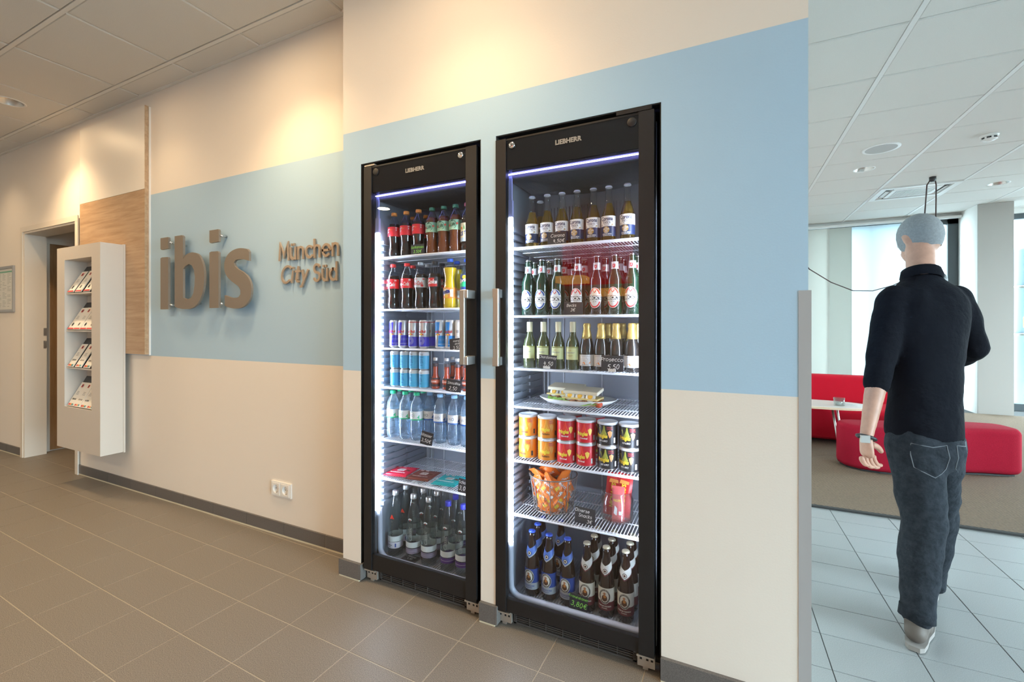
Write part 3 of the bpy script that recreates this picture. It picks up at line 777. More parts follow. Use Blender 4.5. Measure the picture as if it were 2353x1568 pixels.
    D.box(-hw+sl, y0+.006, .066, hw-sr, y1, zr); D.box(-hw+.012, y1, .066, hw-.012, .044, .085); D.box(-hw+sl, y0+.004, 1.960, hw-sr, y1, 1.967)
    D.build('door_frame', [BLACK], T)
    H = MB().box(-hw+sl, .002, 1.842, hw-sr, .040, 1.960).build('header', [BGLASS], T)
    L = MB(); flat_text(L, 'LIEBHERR', 0, 0, .0175, bold=.05, maxw=.120); L.build('lettering', [M('silver_print', (.27, .26, .25), .45)], H, (-.012 if left else -.002, .0008, 1.9155))
    MB().box(-hw+sl, .004, zr, hw-sr, .007, 1.842).build('glass_pane', [PANE], T)
    sw = sr if left else sl
    lk = 1 if left else -1
    k = MB().lathe([(.0135, 0), (.0135, .006), (.011, .008), (.0, .008)], 20).xform(Matrix.Rotation(math.pi/2, 4, 'X')).build('lock', [CHROME], T, (lk*(hw-sw-.026), .002, 1.937))
    MB().box(-.0014, -.0086, -.005, .0014, -.008, .005).build('keyhole', [PBLK], k)
    MB().lathe([(.0165, 0), (.0165, .004), (.014, .005), (0, .005)], 20).xform(Matrix.Rotation(math.pi/2, 4, 'X')).build('blind_plug', [BLACK], T, (-lk*(hw-(sl if left else sr)-.024), .002, 1.937))
    hx = lk*(hw-.026)
    hb = bevel(MB().box(hx-.012-lk*.006, -.066, 1.058, hx+.012-lk*.006, -.048, 1.362).build('handle', [STEEL], T), .002, 1)
    for z in (1.058, 1.328):
        o = MB().box(hx-.013-lk*.004, -.0655, z, hx+.013+lk*.008, -.004, z+.034).build('handle_mount', [ALU], hb)
        bevel(o, .0015, 1)
    # hinges and base grille
    for s in (-1, 1):
        o = MB(); o.box(-.030, .018, .012, .030, .030, .060); o.box(-.030, .0, .056, .030, .03, .062); o.box(-.012, .022, -.0, .006, .03, .012)
        for q in (-.018, .004, .020): o.box(q-.004, .0172, .036, q+.004, .018, .043, 1)
        o.build('hinge_bracket', [M('zinc_bracket', (.55, .50, .45), .4, .7), DARK], T, (s*(hw-.030), 0, 0))
    if not left: MB().box(hw-.13, -.004, 1.969, hw-.008, .03, 1.984).build('hinge_cover', [BLACK], T)
    else: MB().box(-hw+.004, -.004, 1.969, -hw+.065, .03, 1.975).build('hinge_cover', [M('zinc_bracket', (.55, .50, .45), .4, .7)], T)
    g = MB(); gx = hw-.065
    g.box(-gx, .030, .010, gx, .036, .016); g.box(-gx, .030, .050, gx, .036, .058); g.box(-gx, .030, .01, -gx+.012, .036, .058); g.box(gx-.012, .030, .01, gx, .036, .058)
    for z in (.0235, .0315, .0395): g.box(-gx, .030, z, gx, .035, z+.0025)
    for k in range(1, 7): g.box(-gx+k*gx/3.5-.0012, .0305, .012, -gx+k*gx/3.5+.0012, .0345, .052)
    g.build('vent_grille', [M('grey_plastic_grille', (.075, .07, .068), .5)], T)
    for s in (-1, 1): MB().lathe([(.012, 0), (.012, .012), (.02, .014), (.02, .07)], 10).build('foot', [DARK], T, (s*(hw-.10), .40, 0))
    MB().lathe([(.012, 0), (.012, .012), (.02, .014), (.02, .07)], 10).build('foot', [DARK], T, (-hw+.10, .12, 0)); MB().lathe([(.012, 0), (.012, .012), (.02, .014), (.02, .07)], 10).build('foot', [DARK], T, (hw-.10, .12, 0))
    return T
fridge('black glass door refrigerator with soft drinks and water, left of the two in the wall', -1.548, -.932, True, SHELF_L, .140)
fridge('black glass door refrigerator with beers and snacks, right of the two in the wall', -.842, -.224, False, SHELF_R, .118)

# ------------------------------------------------------------------ BOTTLES AND CANS: one of each kind, then copies
PET = thin('clear_plastic', (.93, .95, .97), 1.5, .03, ex=2.6)
PETB = thin('bluish_clear_plastic', (.90, .96, 1.0), 1.55, .03, .20, (.78, .90, 1.0), 2.6)
GLS = thin('clear_bottle_glass', (.86, .90, .89), 1.6, .02, .02, (.75, .80, .78), 2.4)
COLA = M('dark_cola', (.018, .007, .004), .06, coat=.5)
TEA = M('amber_soda', (.20, .055, .012), .06, coat=.4)
FANTA = M('yellow_orange_soda', (.90, .60, .02), .12, coat=.4)
WATER = thin('water', (.88, .95, 1.0), 1.2, .02, .10, (.60, .82, 1.0))
BEER = thin('pale_lager', (.86, .70, .24), 1.1, .02, .16, (.62, .44, .08))
GRNB = M('dark_green_bottle', (.004, .028, .012), .05, coat=.6)
BRNB = M('dark_brown_bottle', (.022, .010, .006), .05, coat=.6)
WINE = M('olive_wine_bottle', (.050, .062, .020), .05, coat=.6)
PROS = M('dark_sparkling_bottle', (.020, .015, .012), .05, coat=.6)
SMOO = M('red_smoothie', (.60, .085, .035), .10, coat=.4)

def sc_prof(p, r, h): return [(a*r, b*h) for a, b in p]
def radius_at(prof, z):
    for (r0, z0), (r1, z1) in zip(prof, prof[1:]):
        if z0 <= z <= z1 and z1 > z0: return r0+(r1-r0)*(z-z0)/(z1-z0)
    return prof[-1][0]
def cut(prof, z1, d=.0012):
    out = [(max(.0005, r-d), z+(d if i == 0 else 0)) for i, (r, z) in enumerate(prof) if z < z1]
    out.append((max(.0005, radius_at(prof, z1)-d), z1)); return out
def bottle(name, label, cat, prof, shell, liquid=None, fill=0, cap=None, capmat=None, wrap=None, wmats=None, group=None, seg=20, extra=None):
    T = thing(name, label, cat)
    MB().lathe(prof, seg).build('bottle_body', [shell], T)
    if liquid: MB().lathe(cut(prof, fill), seg).build('drink', [liquid], T)
    if cap:
        c = MB().lathe(cap, 20).build('cap', [capmat], T)
    if wrap: wrap.build('label', wmats, T)
    if extra: extra(T)
    return T
def screwcap(r, z0, z1): return [(r, z0), (r*1.03, z0+.002), (r, z1-.0015), (r*.93, z1), (0, z1)]
def crown(r, z0, z1):
    return [(r*1.10, z1-.0075), (r*1.12, z1-.006), (r*1.02, z1-.0015), (r*.9, z1-.0004), (0, z1)]

PETP = [(.72, 0), (.92, .012), (1.0, .05), (1.0, .13), (.93, .20), (.87, .30), (.94, .40), (1.0, .46), (1.0, .67), (.96, .72), (.80, .79), (.56, .86), (.42, .91), (.38, .93), (.38, .97)]
def pet(name, label, liquid, fill, capmat, wrap, wmats, r=.0300, h=.222, prof=PETP, shell=None):
    p = sc_prof(prof, r, h)
    return bottle(name, label, 'bottle', p, shell or PET, liquid, fill*h, screwcap(.0138, h*.935, h), capmat, wrap, wmats)
R0 = .0302
def w_cola_mix():
    w = Wrap(R0).band(.103, .149, mi=0)
    w.shape([(-.030, .126), (-.018, .139), (-.004, .142), (.010, .138), (.022, .136), (.010, .131), (-.002, .124), (-.020, .114), (-.028, .118)], 1)
    w.text('mezzo', -.010, .133, .009, 2, .03, .3, rot=.30); w.text('mix', -.008, .123, .009, 2, .03, .3, rot=.30)
    w.rect(.034, .142, .042, .146, 3); w.rect(.036, .130, .040, .138, 3); w.rect(-.022, .105, -.012, .107, 3)
    return w
def w_lift():
    w = Wrap(R0).band(.103, .149, mi=0)
    w.ring(0, .126, .017, .020, .0016, 1, a0=-70, a1=200); w.text('Lift', 0, .126, .014, 1, .02, .25, rot=.12)
    w.oval(-.019, .123, .006, .006, 2); w.oval(.021, .131, .005, .005, 2); w.oval(-.003, .145, .007, .003, 1); w.oval(.004, .108, .01, .004, 3)
    return w
def w_tea():
    w = Wrap(R0).band(.045, .128, mi=0); w.band(.045, .062, mi=4, lift=.0007)
    w.text('ICE TEA', 0, .082, .017, 1, .03, .3, rot=.15, maxw=.055); w.shape([(-.006, .098), (.002, .12), (.006, .10)], 2); w.shape([(0, .098), (.018, .112), (.008, .096)], 2); w.oval(-.014, .105, .006, .006, 3)
    return w
def w_coke(base):
    w = Wrap(R0).band(.101, .147, mi=0)
    w.text('Coca-Cola', 0, .121, .018, 1, .02, .35, maxw=.062); w.rect(-.012, .139, .004, .1415, 1); w.rect(.022, .104, .034, .114, 2); w.rect(.030, .137, .040, .143, 1)
    return w
def w_fanta():
    w = Wrap(R0+.001).band(.045, .094, mi=0); w.oval(0, .075, .026, .014, 1, lift=.0008); w.text('fanta', 0, .076, .017, 2, .05, .15, rot=.18, lift=.0016, maxw=.046)
    w.oval(.006, .055, .009, .008, 3); w.shape([(-.008, .088), (.002, .092), (.004, .087)], 4); w.rect(.024, .052, .038, .086, 1)
    return w
def w_sprite():
    w = Wrap(R0).band(.072, .15, mi=0); w.band(.095, .118, mi=1, lift=.0007); w.oval(.004, .138, .010, .009, 2); w.text('Sprite', 0, .122, .016, 3, .04, .3, rot=.15, maxw=.05); w.band(.072, .082, mi=3, lift=.0007)
    return w
ORCAP = M('orange_cap', (.85, .30, .06), .4); GCAP = M('teal_green_cap', (.07, .30, .20), .4); RCAP = M('red_cap', (.75, .03, .03), .4); SCAP = M('silver_grey_cap', (.55, .60, .64), .4)
BCAP = M('black_cap', (.03, .03, .035), .4); BLCAP = M('blue_cap', (.03, .13, .70), .4); PKCAP = M('pink_cap', (.75, .22, .38), .4)
K = {}
K['mix'] = pet('soda_bottle', '', COLA, .74, ORCAP, w_cola_mix(), [M('bright_red_label', (.75, .025, .035), .4), PORG, M('pale_grey_print', (.62, .64, .68), .4), PWHT])
K['lift'] = pet('soda_bottle', '', TEA, .78, GCAP, w_lift(), [M('mint_label', (.36, .62, .42), .45), M('dark_green_print', (.02, .10, .05), .5), M('apple_red_print', (.70, .12, .08), .5), M('pale_green_print', (.55, .75, .50), .5)])
K['tea'] = pet('soda_bottle', '', COLA, .74, PKCAP, w_tea(), [M('cream_tea_label', (.85, .80, .55), .45), PBLUE, PGRN, PORG, M('pale_blue_print', (.55, .72, .88), .45)])
K['coke'] = pet('soda_bottle', '', COLA, .74, RCAP, w_coke(0), [M('cola_red_label', (.78, .02, .03), .4), PWHT, M('cola_red_label', (.78, .02, .03), .4)])
K['light'] = pet('soda_bottle', '', COLA, .74, SCAP, w_coke(1), [M('silver_label', (.56, .60, .64), .35), PRED, PRED])
K['zero'] = pet('soda_bottle', '', COLA, .74, BCAP, Wrap(R0).band(.101, .147, -.05, .05, mi=0).rect(-.018, .102, .016, .142, 1).text('Coke', .004, .125, .020, 2, .03, .3, maxw=.05).rect(.014, .103, .030, .115, 1), [M('smoke_black_label', (.03, .03, .035), .4), PRED, PWHT])
FP = [(.86, 0), (1.0, .03), (1.03, .12), (1.0, .20), (1.03, .30), (.98, .42), (.84, .54), (.82, .60), (.95, .70), (1.06, .78), (1.04, .81), (.80, .86), (.46, .895), (.40, .91), (.40, .97)]
K['fanta'] = pet('soda_bottle', '', FANTA, .815, BLCAP, w_fanta(), [M('orange_label', (.88, .30, .05), .4), M('white_orange_label', (.90, .72, .52), .4), M('navy_print', (.02, .03, .22), .4), M('fruit_orange_print', (.92, .55, .06), .4), PGRN], r=.0315, h=.228, prof=FP)
K['sprite'] = pet('soda_bottle', '', WATER, .80, BLCAP, w_sprite(), [PBLUE, M('bright_green_print', (.03, .55, .22), .4), PYEL, PWHT])

# energy drink cans
def can(name, label, R, h, painter, mats):
    T = thing(name, label, 'can')
    MB().lathe([(R*.80, 0), (R*.86, .003), (R, .008), (R, h-.009), (R*.90, h-.002), (R*.90, h), (R*.85, h), (R*.84, h-.003), (0, h-.003)], 24).build('can_body', [M('silver_can', (.72, .74, .78), .28, .55)], T)
    w = Wrap(R); painter(w, R, h); w.build('label', mats, T)
    MB().lathe([(.007, 0), (.007, .0012), (0, .0012)], 10, sy=1.5).build('pull_tab', [STEEL], T, (0, 0, h-.003))
    return T
def energy(w, R, h):
    per = 2*math.pi*R; q = per/4
    for k in range(4):
        x = -q*.9+k*q
        # slanted halves: colour above left, silver above right, mirrored below
        if k % 2 == 0:
            for i in range(6):
                u = x+i*q/6; w.add([w.pt(u, .070, .0006), w.pt(u+q/6, .070, .0006), w.pt(min(u+q/6+.004, x+q+.004), .124, .0006), w.pt(u+.004, .124, .0006)], [(0, 1, 2, 3)], 0)
        else:
            for i in range(6):
                u = x+i*q/6; w.add([w.pt(u-.006, .010, .0006), w.pt(u+q/6-.006, .010, .0006), w.pt(u+q/6, .062, .0006), w.pt(u, .062, .0006)], [(0, 1, 2, 3)], 0)
    for x in (-.002, .075): w.text('Red Bull', x, .080, .011, 1, .03, .1, maxw=.040); w.oval(x, .067, .0055, .0045, 2); w.shape([(x-.013, .067), (x-.003, .071), (x-.003, .065), (x-.010, .063)], 1); w.shape([(x+.013, .067), (x+.003, .071), (x+.003, .065), (x+.010, .063)], 1)
    w.band(.0085, .013, mi=3); w.band(.022, .0235, mi=3)
K['eblue'] = can('energy_drink_can', '', .0246, .133, energy, [M('violet_blue_print', (.045, .035, .55), .3), PRED, PYEL, PWHT])
K['elight'] = can('energy_drink_can', '', .0246, .133, energy, [M('sky_blue_print', (.02, .25, .72), .3), PRED, PYEL, PWHT])
def zeroe(w, R, h):
    w.band(.010, .055, mi=0); w.band(.122, .1255, mi=1); w.text('Red Bull', 0, .080, .012, 1, .03, .1, maxw=.045); w.oval(0, .067, .005, .004, 2); w.shape([(-.013, .067), (-.003, .071), (-.003, .065), (-.010, .063)], 1); w.shape([(.013, .067), (.003, .071), (.003, .065), (.010, .063)], 1)
    for k in range(4): w.ring(0, .036, .016-.003*k, .018-.0035*k, .0012, 3)
    w.rect(-.040, .06, -.02, .122, 0, .0006)
K['ezero'] = can('energy_drink_can', '', .0246, .133, zeroe, [M('violet_blue_print', (.045, .035, .55), .3), PRED, PYEL, M('lilac_print', (.45, .45, .75), .3)])
def whitee(w, R, h): w.band(.009, .123, mi=0); w.rect(-.008, .075, .008, .088, 1); w.rect(-.004, .055, .006, .058, 1)
K['ewhite'] = can('energy_drink_can', '', .0246, .133, whitee, [PWHT, M('silver_print2', (.5, .5, .52), .4)])
def sblue(w, R, h):
    w.band(.006, .068, mi=0); w.band(.068, .082, mi=1)
    for x in (-.002, .05, -.052):
        w.text('THE', x, .073, .006, 2, .02)
        for k in range(7): w.rect(x-.009+.001*(k % 2), .060-.0065*k, x+.009-.002*((k*3) % 4), .0636-.0065*k, 3)
K['sblue'] = can('small_drink_can', '', .0245, .0862, sblue, [M('light_blue_print', (.08, .46, .78), .35), M('pale_can_top', (.66, .72, .78), .35), PGRY, M('deep_blue_print', (.02, .20, .50), .35)])
# small smoothie bottle
smp = [(.88, 0), (1.0, .02), (1.0, .30), (.97, .34), (.70, .44), (.60, .52), (.66, .62), (.60, .74), (.42, .86), (.40, .92), (.50, .925), (.50, .94)]
w = Wrap(.0206); w.band(.030, .042, mi=0).band(.046, .053, mi=1); w.band(.013, .024, mi=1); w.text('SMOOTHIE', 0, .036, .006, 2, .03, maxw=.03)
w.band(.106, .119, mi=1, R=.0130)
K['smoo'] = bottle('smoothie_bottle', '', 'bottle', sc_prof(smp, .0205, .146), PET, SMOO, .105, screwcap(.0115, .132, .146), M('pale_metal_cap', (.75, .76, .78), .3, .4), w, [M('salmon_label', (.80, .20, .12), .4), M('dark_grey_label', (.09, .06, .07), .4), PWHT])
# still and sparkling water bottles
vp = [(.70, 0), (.90, .015), (.97, .10), (1.0, .20), (1.0, .40), (.97, .42), (.97, .60), (1.0, .66), (.98, .72), (.80, .80), (.50, .88), (.40, .91), (.40, .96)]
def w_water(c):
    w = Wrap(.0306); w.band(.100, .140, mi=0, R=.0305); w.band(.098, .104, mi=1, R=.0306, lift=.0008)
    w.ring(0, .121, .019, .017, .0012, 3, a0=-60, a1=120); w.text('ViO', 0, .121, .013, 2, .0)
    w.shape([(.02, .104), (.042, .104), (.042, .124), (.032, .112)], 1)
    return w
K['wgreen'] = bottle('water_bottle', '', 'bottle', sc_prof(vp, .0312, .228), PETB, WATER, .175, screwcap(.0140, .213, .228), M('bright_green_cap', (.02, .52, .24), .4), w_water(0), [PWHT, M('leaf_green_print', (.03, .42, .18), .4), M('slate_print', (.10, .16, .22), .5), M('leaf_green_print', (.03, .42, .18), .4)])
K['wblue'] = bottle('water_bottle', '', 'bottle', sc_prof(vp, .0312, .228), PETB, WATER, .175, screwcap(.0140, .213, .228), M('pale_blue_cap', (.32, .62, .92), .4), w_water(1), [PWHT, M('deep_blue_band', (.03, .12, .42), .4), M('slate_print', (.10, .16, .22), .5), PWHT])
K['wblue2'] = bottle('water_bottle', '', 'bottle', sc_prof(vp, .0312, .228), PETB, WATER, .175, screwcap(.0140, .213, .228), M('strong_blue_cap', (.02, .30, .80), .4), w_water(1), [PWHT, M('deep_blue_band', (.03, .12, .42), .4), M('slate_print', (.10, .16, .22), .5), PWHT])
# tall glass mineral water bottles
mp = [(.86, 0), (1.0, .012), (1.0, .06), (.985, .10), (1.0, .14), (1.0, .32), (.95, .44), (.82, .60), (.62, .76), (.44, .88), (.36, .93), (.36, .965)]
MR, MH = .0365, .312
def w_classic(purple):
    w = Wrap(MR); w.band(.066, .092, mi=0); w.band(.038, .062, mi=1); w.band(.049, .051, mi=4, lift=.0008)
    R2 = Wrap(MR*.82); z = .192
    R2.ring(0, z, .0115, .012, .006, 0, a0=20, a1=160); R2.oval(0, z+.002, .0022, .0025, 2)
    R2.text('Classic', .001, .130, .017, 3, .0, .35, rot=math.pi/2, maxw=.070)
    w.add(R2.v, R2.f, 0); w.m[-len(R2.f):] = R2.m
    return w
SILVC = M('silver_screw_cap', (.72, .73, .74), .3, .6)
lm = [M('frosted_white_print', (.70, .76, .76), .5), PPUR, PRED, M('silver_script', (.72, .76, .77), .4), M('lilac_line', (.55, .5, .65), .5)]
K['mclassic'] = bottle('mineral_water_bottle', '', 'bottle', sc_prof(mp, MR, MH), GLS, None, 0, screwcap(.0145, .290, MH), SILVC, w_classic(0), [lm[0], M('silver_violet_label', (.42, .38, .50), .3, .5), lm[2], lm[3], lm[4]])
K['mpurple'] = bottle('mineral_water_bottle', '', 'bottle', sc_prof(mp, MR, MH), GLS, None, 0, screwcap(.0145, .290, MH), M('deep_blue_screw_cap', (.05, .06, .55), .35), w_classic(1), lm)
w = Wrap(MR); w.band(.072, .098, mi=0); w.band(.040, .070, mi=1); w.rect(-.022, .054, .004, .057, 3); w.rect(-.018, .047, -.002, .049, 3); w.rect(.018, .046, .024, .064, 4)
r2 = Wrap(MR*.84); r2.shape([(-.012, .180), (.012, .180), (0, .203)], 2); r2.text('Apollinaris', -.001, .135, .013, 3, .01, rot=math.pi/2, maxw=.085)
w.add(r2.v, r2.f, 0); w.m[-len(r2.f):] = r2.m
K['mred'] = bottle('mineral_water_bottle', '', 'bottle', sc_prof(mp, MR, MH), GLS, None, 0, screwcap(.0145, .290, MH), SILVC, w, [lm[0], M('pale_lilac_label', (.72, .70, .78), .5), M('scarlet_print', (.80, .04, .02), .4), M('charcoal_print', (.10, .11, .11), .5), PBLUE])
# clear lager bottle
cp_ = [(.90, 0), (1.0, .012), (1.0, .40), (.96, .46), (.78, .55), (.56, .64), (.48, .70), (.46, .80), (.40, .92), (.44, .93), (.44, .96), (.42, .972)]
CR, CH_ = .0283, .219
w = Wrap(CR); w.band(.058, .098, -.042, .042, mi=0); w.band(.020, .057, -.042, .042, mi=1)
w.text('Corona', 0, .087, .0155, 2, .02, maxw=.046); w.text('Extra', 0, .074, .0095, 2, .0); w.ring(0, .065, .009, .004, .0012, 3); w.shape([(.016, .060), (.021, .068), (.026, .062)], 4); w.shape([(-.026, .060), (-.021, .068), (-.018, .061)], 3); w.rect(.018, .074, .026, .076, 3)
w.oval(-.002, .044, .0125, .0125, 4)
for k, ln in enumerate(('LA', 'CERVEZA', 'MAS', 'FINA')): w.text(ln, -.002, .053-.006*k, .0042, 5, .03, lift=.0016)
w.text('CERVECERIA', 0, .028, .0048, 5, .02, maxw=.040); w.text('MODELO S.A.', 0, .0225, .0038, 5, .02, maxw=.030)
K['corona'] = bottle('lager_bottle', '', 'bottle', sc_prof(cp_, CR, CH_), thin('clear_lager_glass', (.95, .95, .93), 1.5, .02, ex=2.6), BEER, .150, crown(.0125, .209, CH_), M('silver_white_crown', (.72, .74, .80), .3, .3), w, [PWHT, M('navy_label', (.012, .025, .085), .4), M('navy_letter', (.015, .02, .09), .5), PGRY, PGOLD, PWHT])
# green pilsner with oval label
bp_ = [(.90, 0), (1.0, .012), (1.0, .56), (.97, .60), (.82, .66), (.60, .72), (.48, .78), (.44, .90), (.47, .905), (.45, .95), (.44, .974)]
BR, BH = .0288, .234
def w_oval(c):
    w = Wrap(BR); w.oval(0, .066, .0265, .0405, 0); w.ring(0, .066, .0242, .038, .0055, c, lift=.0012, a0=25, a1=155); w.ring(0, .066, .0242, .038, .0055, c, lift=.0012, a0=205, a1=335)
    w.oval(0, .093, .0085, .0095, 0, lift=.0013); w.shape([(-.006, .098), (.006, .098), (.006, .091), (0, .085), (-.006, .091)], 3, .0016)
    w.rect(-.0290, .058, .0290, .074, 4, .0015); w.text("BECK'S", 0, .066, .0120, 0, .055, lift=.0020, maxw=.050)
    w.rect(-.010, .050, .010, .0525, 5)
    w.band(.172, .205, mi=2, R=.0148, R1=.0132, lift=.0006)
    n = Wrap(.0142); n.shape([(-.005, .196), (.005, .196), (.005, .186), (0, .180), (-.005, .186)], 3, .0010); n.text("BECK'S", 0, .168, .005, 0, .04, lift=.0014, maxw=.022)
    w.add(n.v, n.f, 0); w.m[-len(n.f):] = n.m
    return w
FOIL = M('silver_foil', (.70, .71, .74), .3, .4)
ob = lambda c: [PWHT, M('ring_blue', (.02, .08, .36), .4), FOIL, PRED, PBLK, PGRY, PRED]
K['beckb'] = bottle('beer_bottle', '', 'bottle', sc_prof(bp_, BR, BH), GRNB, None, 0, crown(.0135, .220, BH), CHROME, w_oval(1), ob(0))
K['beckr'] = bottle('beer_bottle', '', 'bottle', sc_prof(bp_, BR, BH), GRNB, None, 0, crown(.0135, .220, BH), CHROME, w_oval(6), ob(1))
K['beckbr'] = bottle('beer_bottle', '', 'bottle', sc_prof(bp_, BR, BH), BRNB, None, 0, crown(.0135, .220, BH), CHROME, w_oval(6), ob(1))
# small white wine bottle
wp = [(.92, 0), (1.0, .012), (1.0, .48), (.97, .54), (.80, .62), (.52, .70), (.44, .76), (.43, .985)]
w = Wrap(.0272); w.band(.040, .088, -.036, .036, mi=0); w.band(.086, .092, -.036, .036, mi=1); w.shape([(-.036, .040), (.036, .040), (.036, .032), (.012, .035), (-.010, .031)], 0); w.text('CHARDONNAY', 0, .068, .0055, 2, .02, maxw=.036); w.ring(0, .077, .004, .003, .001, 3); w.rect(-.01, .056, .01, .0575, 3); w.rect(-.007, .052, .007, .0532, 3)
K['wine'] = bottle('wine_bottle', '', 'bottle', sc_prof(wp, .0272, .192), WINE, None, 0, [(.0128, .150), (.0128, .152), (.0122, .153), (.0126, .190), (.0115, .192), (0, .192)], M('cream_screw_cap', (.72, .65, .44), .4), w, [M('pale_lime_label', (.68, .70, .36), .5), M('olive_strip', (.40, .42, .14), .5), PGRY, PGOLD])
# small sparkling wine bottle
pp = [(.92, 0), (1.0, .012), (1.0, .40), (.94, .52), (.74, .66), (.52, .78), (.42, .88), (.46, .90), (.46, .95)]
w = Wrap(.0283); w.band(.018, .062, -.040, .040, mi=0); w.shape([(-.014, .028), (-.004, .034), (.016, .030), (.022, .036), (.020, .028), (0, .024)], 1); w.shape([(-.006, .040), (.006, .052), (.012, .044), (.002, .036)], 3); w.text('PROSECCO', 0, .0225, .0045, 2, .02, maxw=.026); w.rect(-.018, .056, .018, .0575, 2)
K['pros'] = bottle('sparkling_wine_bottle', '', 'bottle', sc_prof(pp, .0283, .186), PROS, None, 0, [(.0205, .125), (.0185, .140), (.0148, .158), (.0135, .166), (.0155, .170), (.0155, .180), (.0120, .186), (0, .186)], M('gold_foil', (.70, .50, .16), .35, .6), w, [M('offwhite_label', (.76, .75, .76), .5), PORG, PGRY, M('grey_swirl', (.5, .48, .5), .5)])
# brown wheat beer bottles with neck collar and round emblem
fpz = [(.92, 0), (1.0, .012), (1.0, .44), (.97, .50), (.86, .60), (.66, .72), (.50, .82), (.43, .90), (.46, .91), (.43, .976)]
FR, FH = .0312, .262
def w_monk(base, low):
    w = Wrap(FR); w.band(.026, .112, -.050, .050, mi=0); w.band(.026, .060 if low == 5 else .054, -.050, .050, mi=1, lift=.0007)
    if low == 5: w.shape([(-.05, .060), (.05, .060), (.05, .074), (.0, .060)], 1, .0008)
    w.oval(0, .080, .0225, .029, 2); w.ring(0, .080, .0225, .029, .0012, 3, lift=.0014); w.oval(0, .080, .0165, .022, 3, lift=.0013)
    w.oval(.0, .074, .010, .0125, 4, lift=.0018); w.oval(.0, .091, .0048, .0052, 6, lift=.0018); w.oval(.001, .080, .0055, .006, 7, lift=.0021); w.shape([(-.012, .060), (.012, .060), (.010, .072), (-.010, .072)], 4, .0018)
    for k, ch in enumerate('Franziskaner'):
        a = math.radians(152-124*k/11); w.text(ch, .0195*math.cos(a), .080+.0255*math.sin(a), .0042, 3, .03, lift=.0017, rot=a-math.pi/2)
    for k, ch in enumerate('Weissbier'):
        a = math.radians(212+116*k/8); w.text(ch, .0195*math.cos(a), .080+.0255*math.sin(a), .0042, 3, .03, lift=.0017, rot=a+math.pi/2)
    if low == 5: w.text('PREMIUM WEISSBIER', 0, .043, .0052, 3, .02, maxw=.052); w.text('DUNKEL', 0, .035, .004, 3, .02)
    else: w.text('ALKOHOLFREI', 0, .042, .0062, 8, .02, maxw=.048); w.rect(-.016, .033, .016, .0345, 8)
    nk = Wrap(.0205)     # V-shaped neck collar following the neck cone
    rad = lambda z: radius_at(sc_prof(fpz, FR, FH), z)+.0008
    def cp2(x, z): r = rad(z); a = x/.02; return (r*math.sin(a), -r*math.cos(a), z)
    vs = []; fs = []; N = 12
    for i in range(N+1):
        x = -.044+.088*i/N; d = abs(x)/.044
        zb = .154+.040*d; zt = .192+.022*d
        vs += [cp2(x, zb), cp2(x, (zb*.86+zt*.14)), cp2(x, zt)]
    for i in range(N): fs += [(3*i, 3*i+3, 3*i+4, 3*i+1), (3*i+1, 3*i+4, 3*i+5, 3*i+2)]
    w.add(vs, fs, 9, True)
    n0 = len(w.f)-len(fs)
    for i in range(N): w.m[n0+2*i] = 1
    vs = []; fs = []
    for q, mi, rr in ((0, 2, .0075), (1, 3, .0058), (2, 4, .0034)):
        o = len(vs)
        for k in range(14):
            g = 2*math.pi*k/14; x, z = rr*math.cos(g), .174+rr*1.15*math.sin(g); p = cp2(x, z); s_ = 1+(.0005+.0004*q)/rad(z); vs.append((p[0]*s_, p[1]*s_, p[2]))
        w.add(vs[o:], [tuple(range(14))], mi)
    return w
mk = lambda b, l, n: [b, l, M('emblem_black', (.05, .045, .04), .5), M('emblem_cream', (.74, .72, .64), .5), M('emblem_brown', (.10, .04, .02), .5), PRED, M('emblem_skin', (.45, .22, .12), .5), M('emblem_amber', (.50, .20, .05), .5), PBLUE, n]
K['fblue'] = bottle('wheat_beer_bottle', '', 'bottle', sc_prof(fpz, FR, FH), BRNB, None, 0, crown(.0138, .248, FH), M('blue_crown', (.04, .10, .55), .3, .2), w_monk(0, 8), mk(M('royal_blue_label', (.025, .06, .27), .4), M('silver_grey_label', (.45, .48, .52), .35, .3), M('blue_silver_collar', (.10, .19, .55), .35, .2)))
K['fbrown'] = bottle('wheat_beer_bottle', '', 'bottle', sc_prof(fpz, FR, FH), BRNB, None, 0, crown(.0138, .248, FH), M('gold_white_crown', (.66, .62, .46), .3, .3), w_monk(1, 5), mk(M('cream_label', (.76, .75, .66), .5), M('maroon_label', (.12, .025, .03), .5), M('cream_collar', (.72, .74, .70), .45)))
# short crisp tubs
def tub(c, sub):
    R, h = .0395, .0915
    T = thing('crisp_tub', '', 'crisp tub')
    MB().lathe([(R*.98, 0), (R, .002), (R, h-.010), (R*.99, h-.009)], 28).build('tub_body', [M('tub_'+c[0], c[1], .35)], T)
    MB().lathe([(R*1.03, h-.011), (R*1.03, h-.004), (R*1.0, h-.0015), (R*.94, h-.001), (R*.92, h-.003), (0, h-.003)], 28).build('lid', [M('milky_lid', (.74, .77, .82), .3)], T)
    w = Wrap(R); w.band(.0, .003, mi=3); w.shape([(-.018, .068), (.004, .078), (.034, .072), (.012, .040), (-.004, .030)], 5, .0006)
    w.text('Pringles', -.004, .036, .0145, 0, .05, .1, maxw=.044); w.text(sub, .002, .019, .0065, 1, .03, maxw=.032)
    w.text('PERFECT', .026, .072, .0055, 2, .02, maxw=.022); w.text('FLAVOUR', .026, .065, .0055, 2, .02, maxw=.022)
    w.shape([(.018, .054), (.027, .060), (.036, .054), (.033, .040), (.026, .030), (.021, .042)], 4, .0008); w.rect(.042, .012, .050, .032, 1)
    w.build('label', [PYEL, c[2], M('dark_red_print', (.45, .03, .05), .5), STEEL, c[3], c[4]], T)
    return T
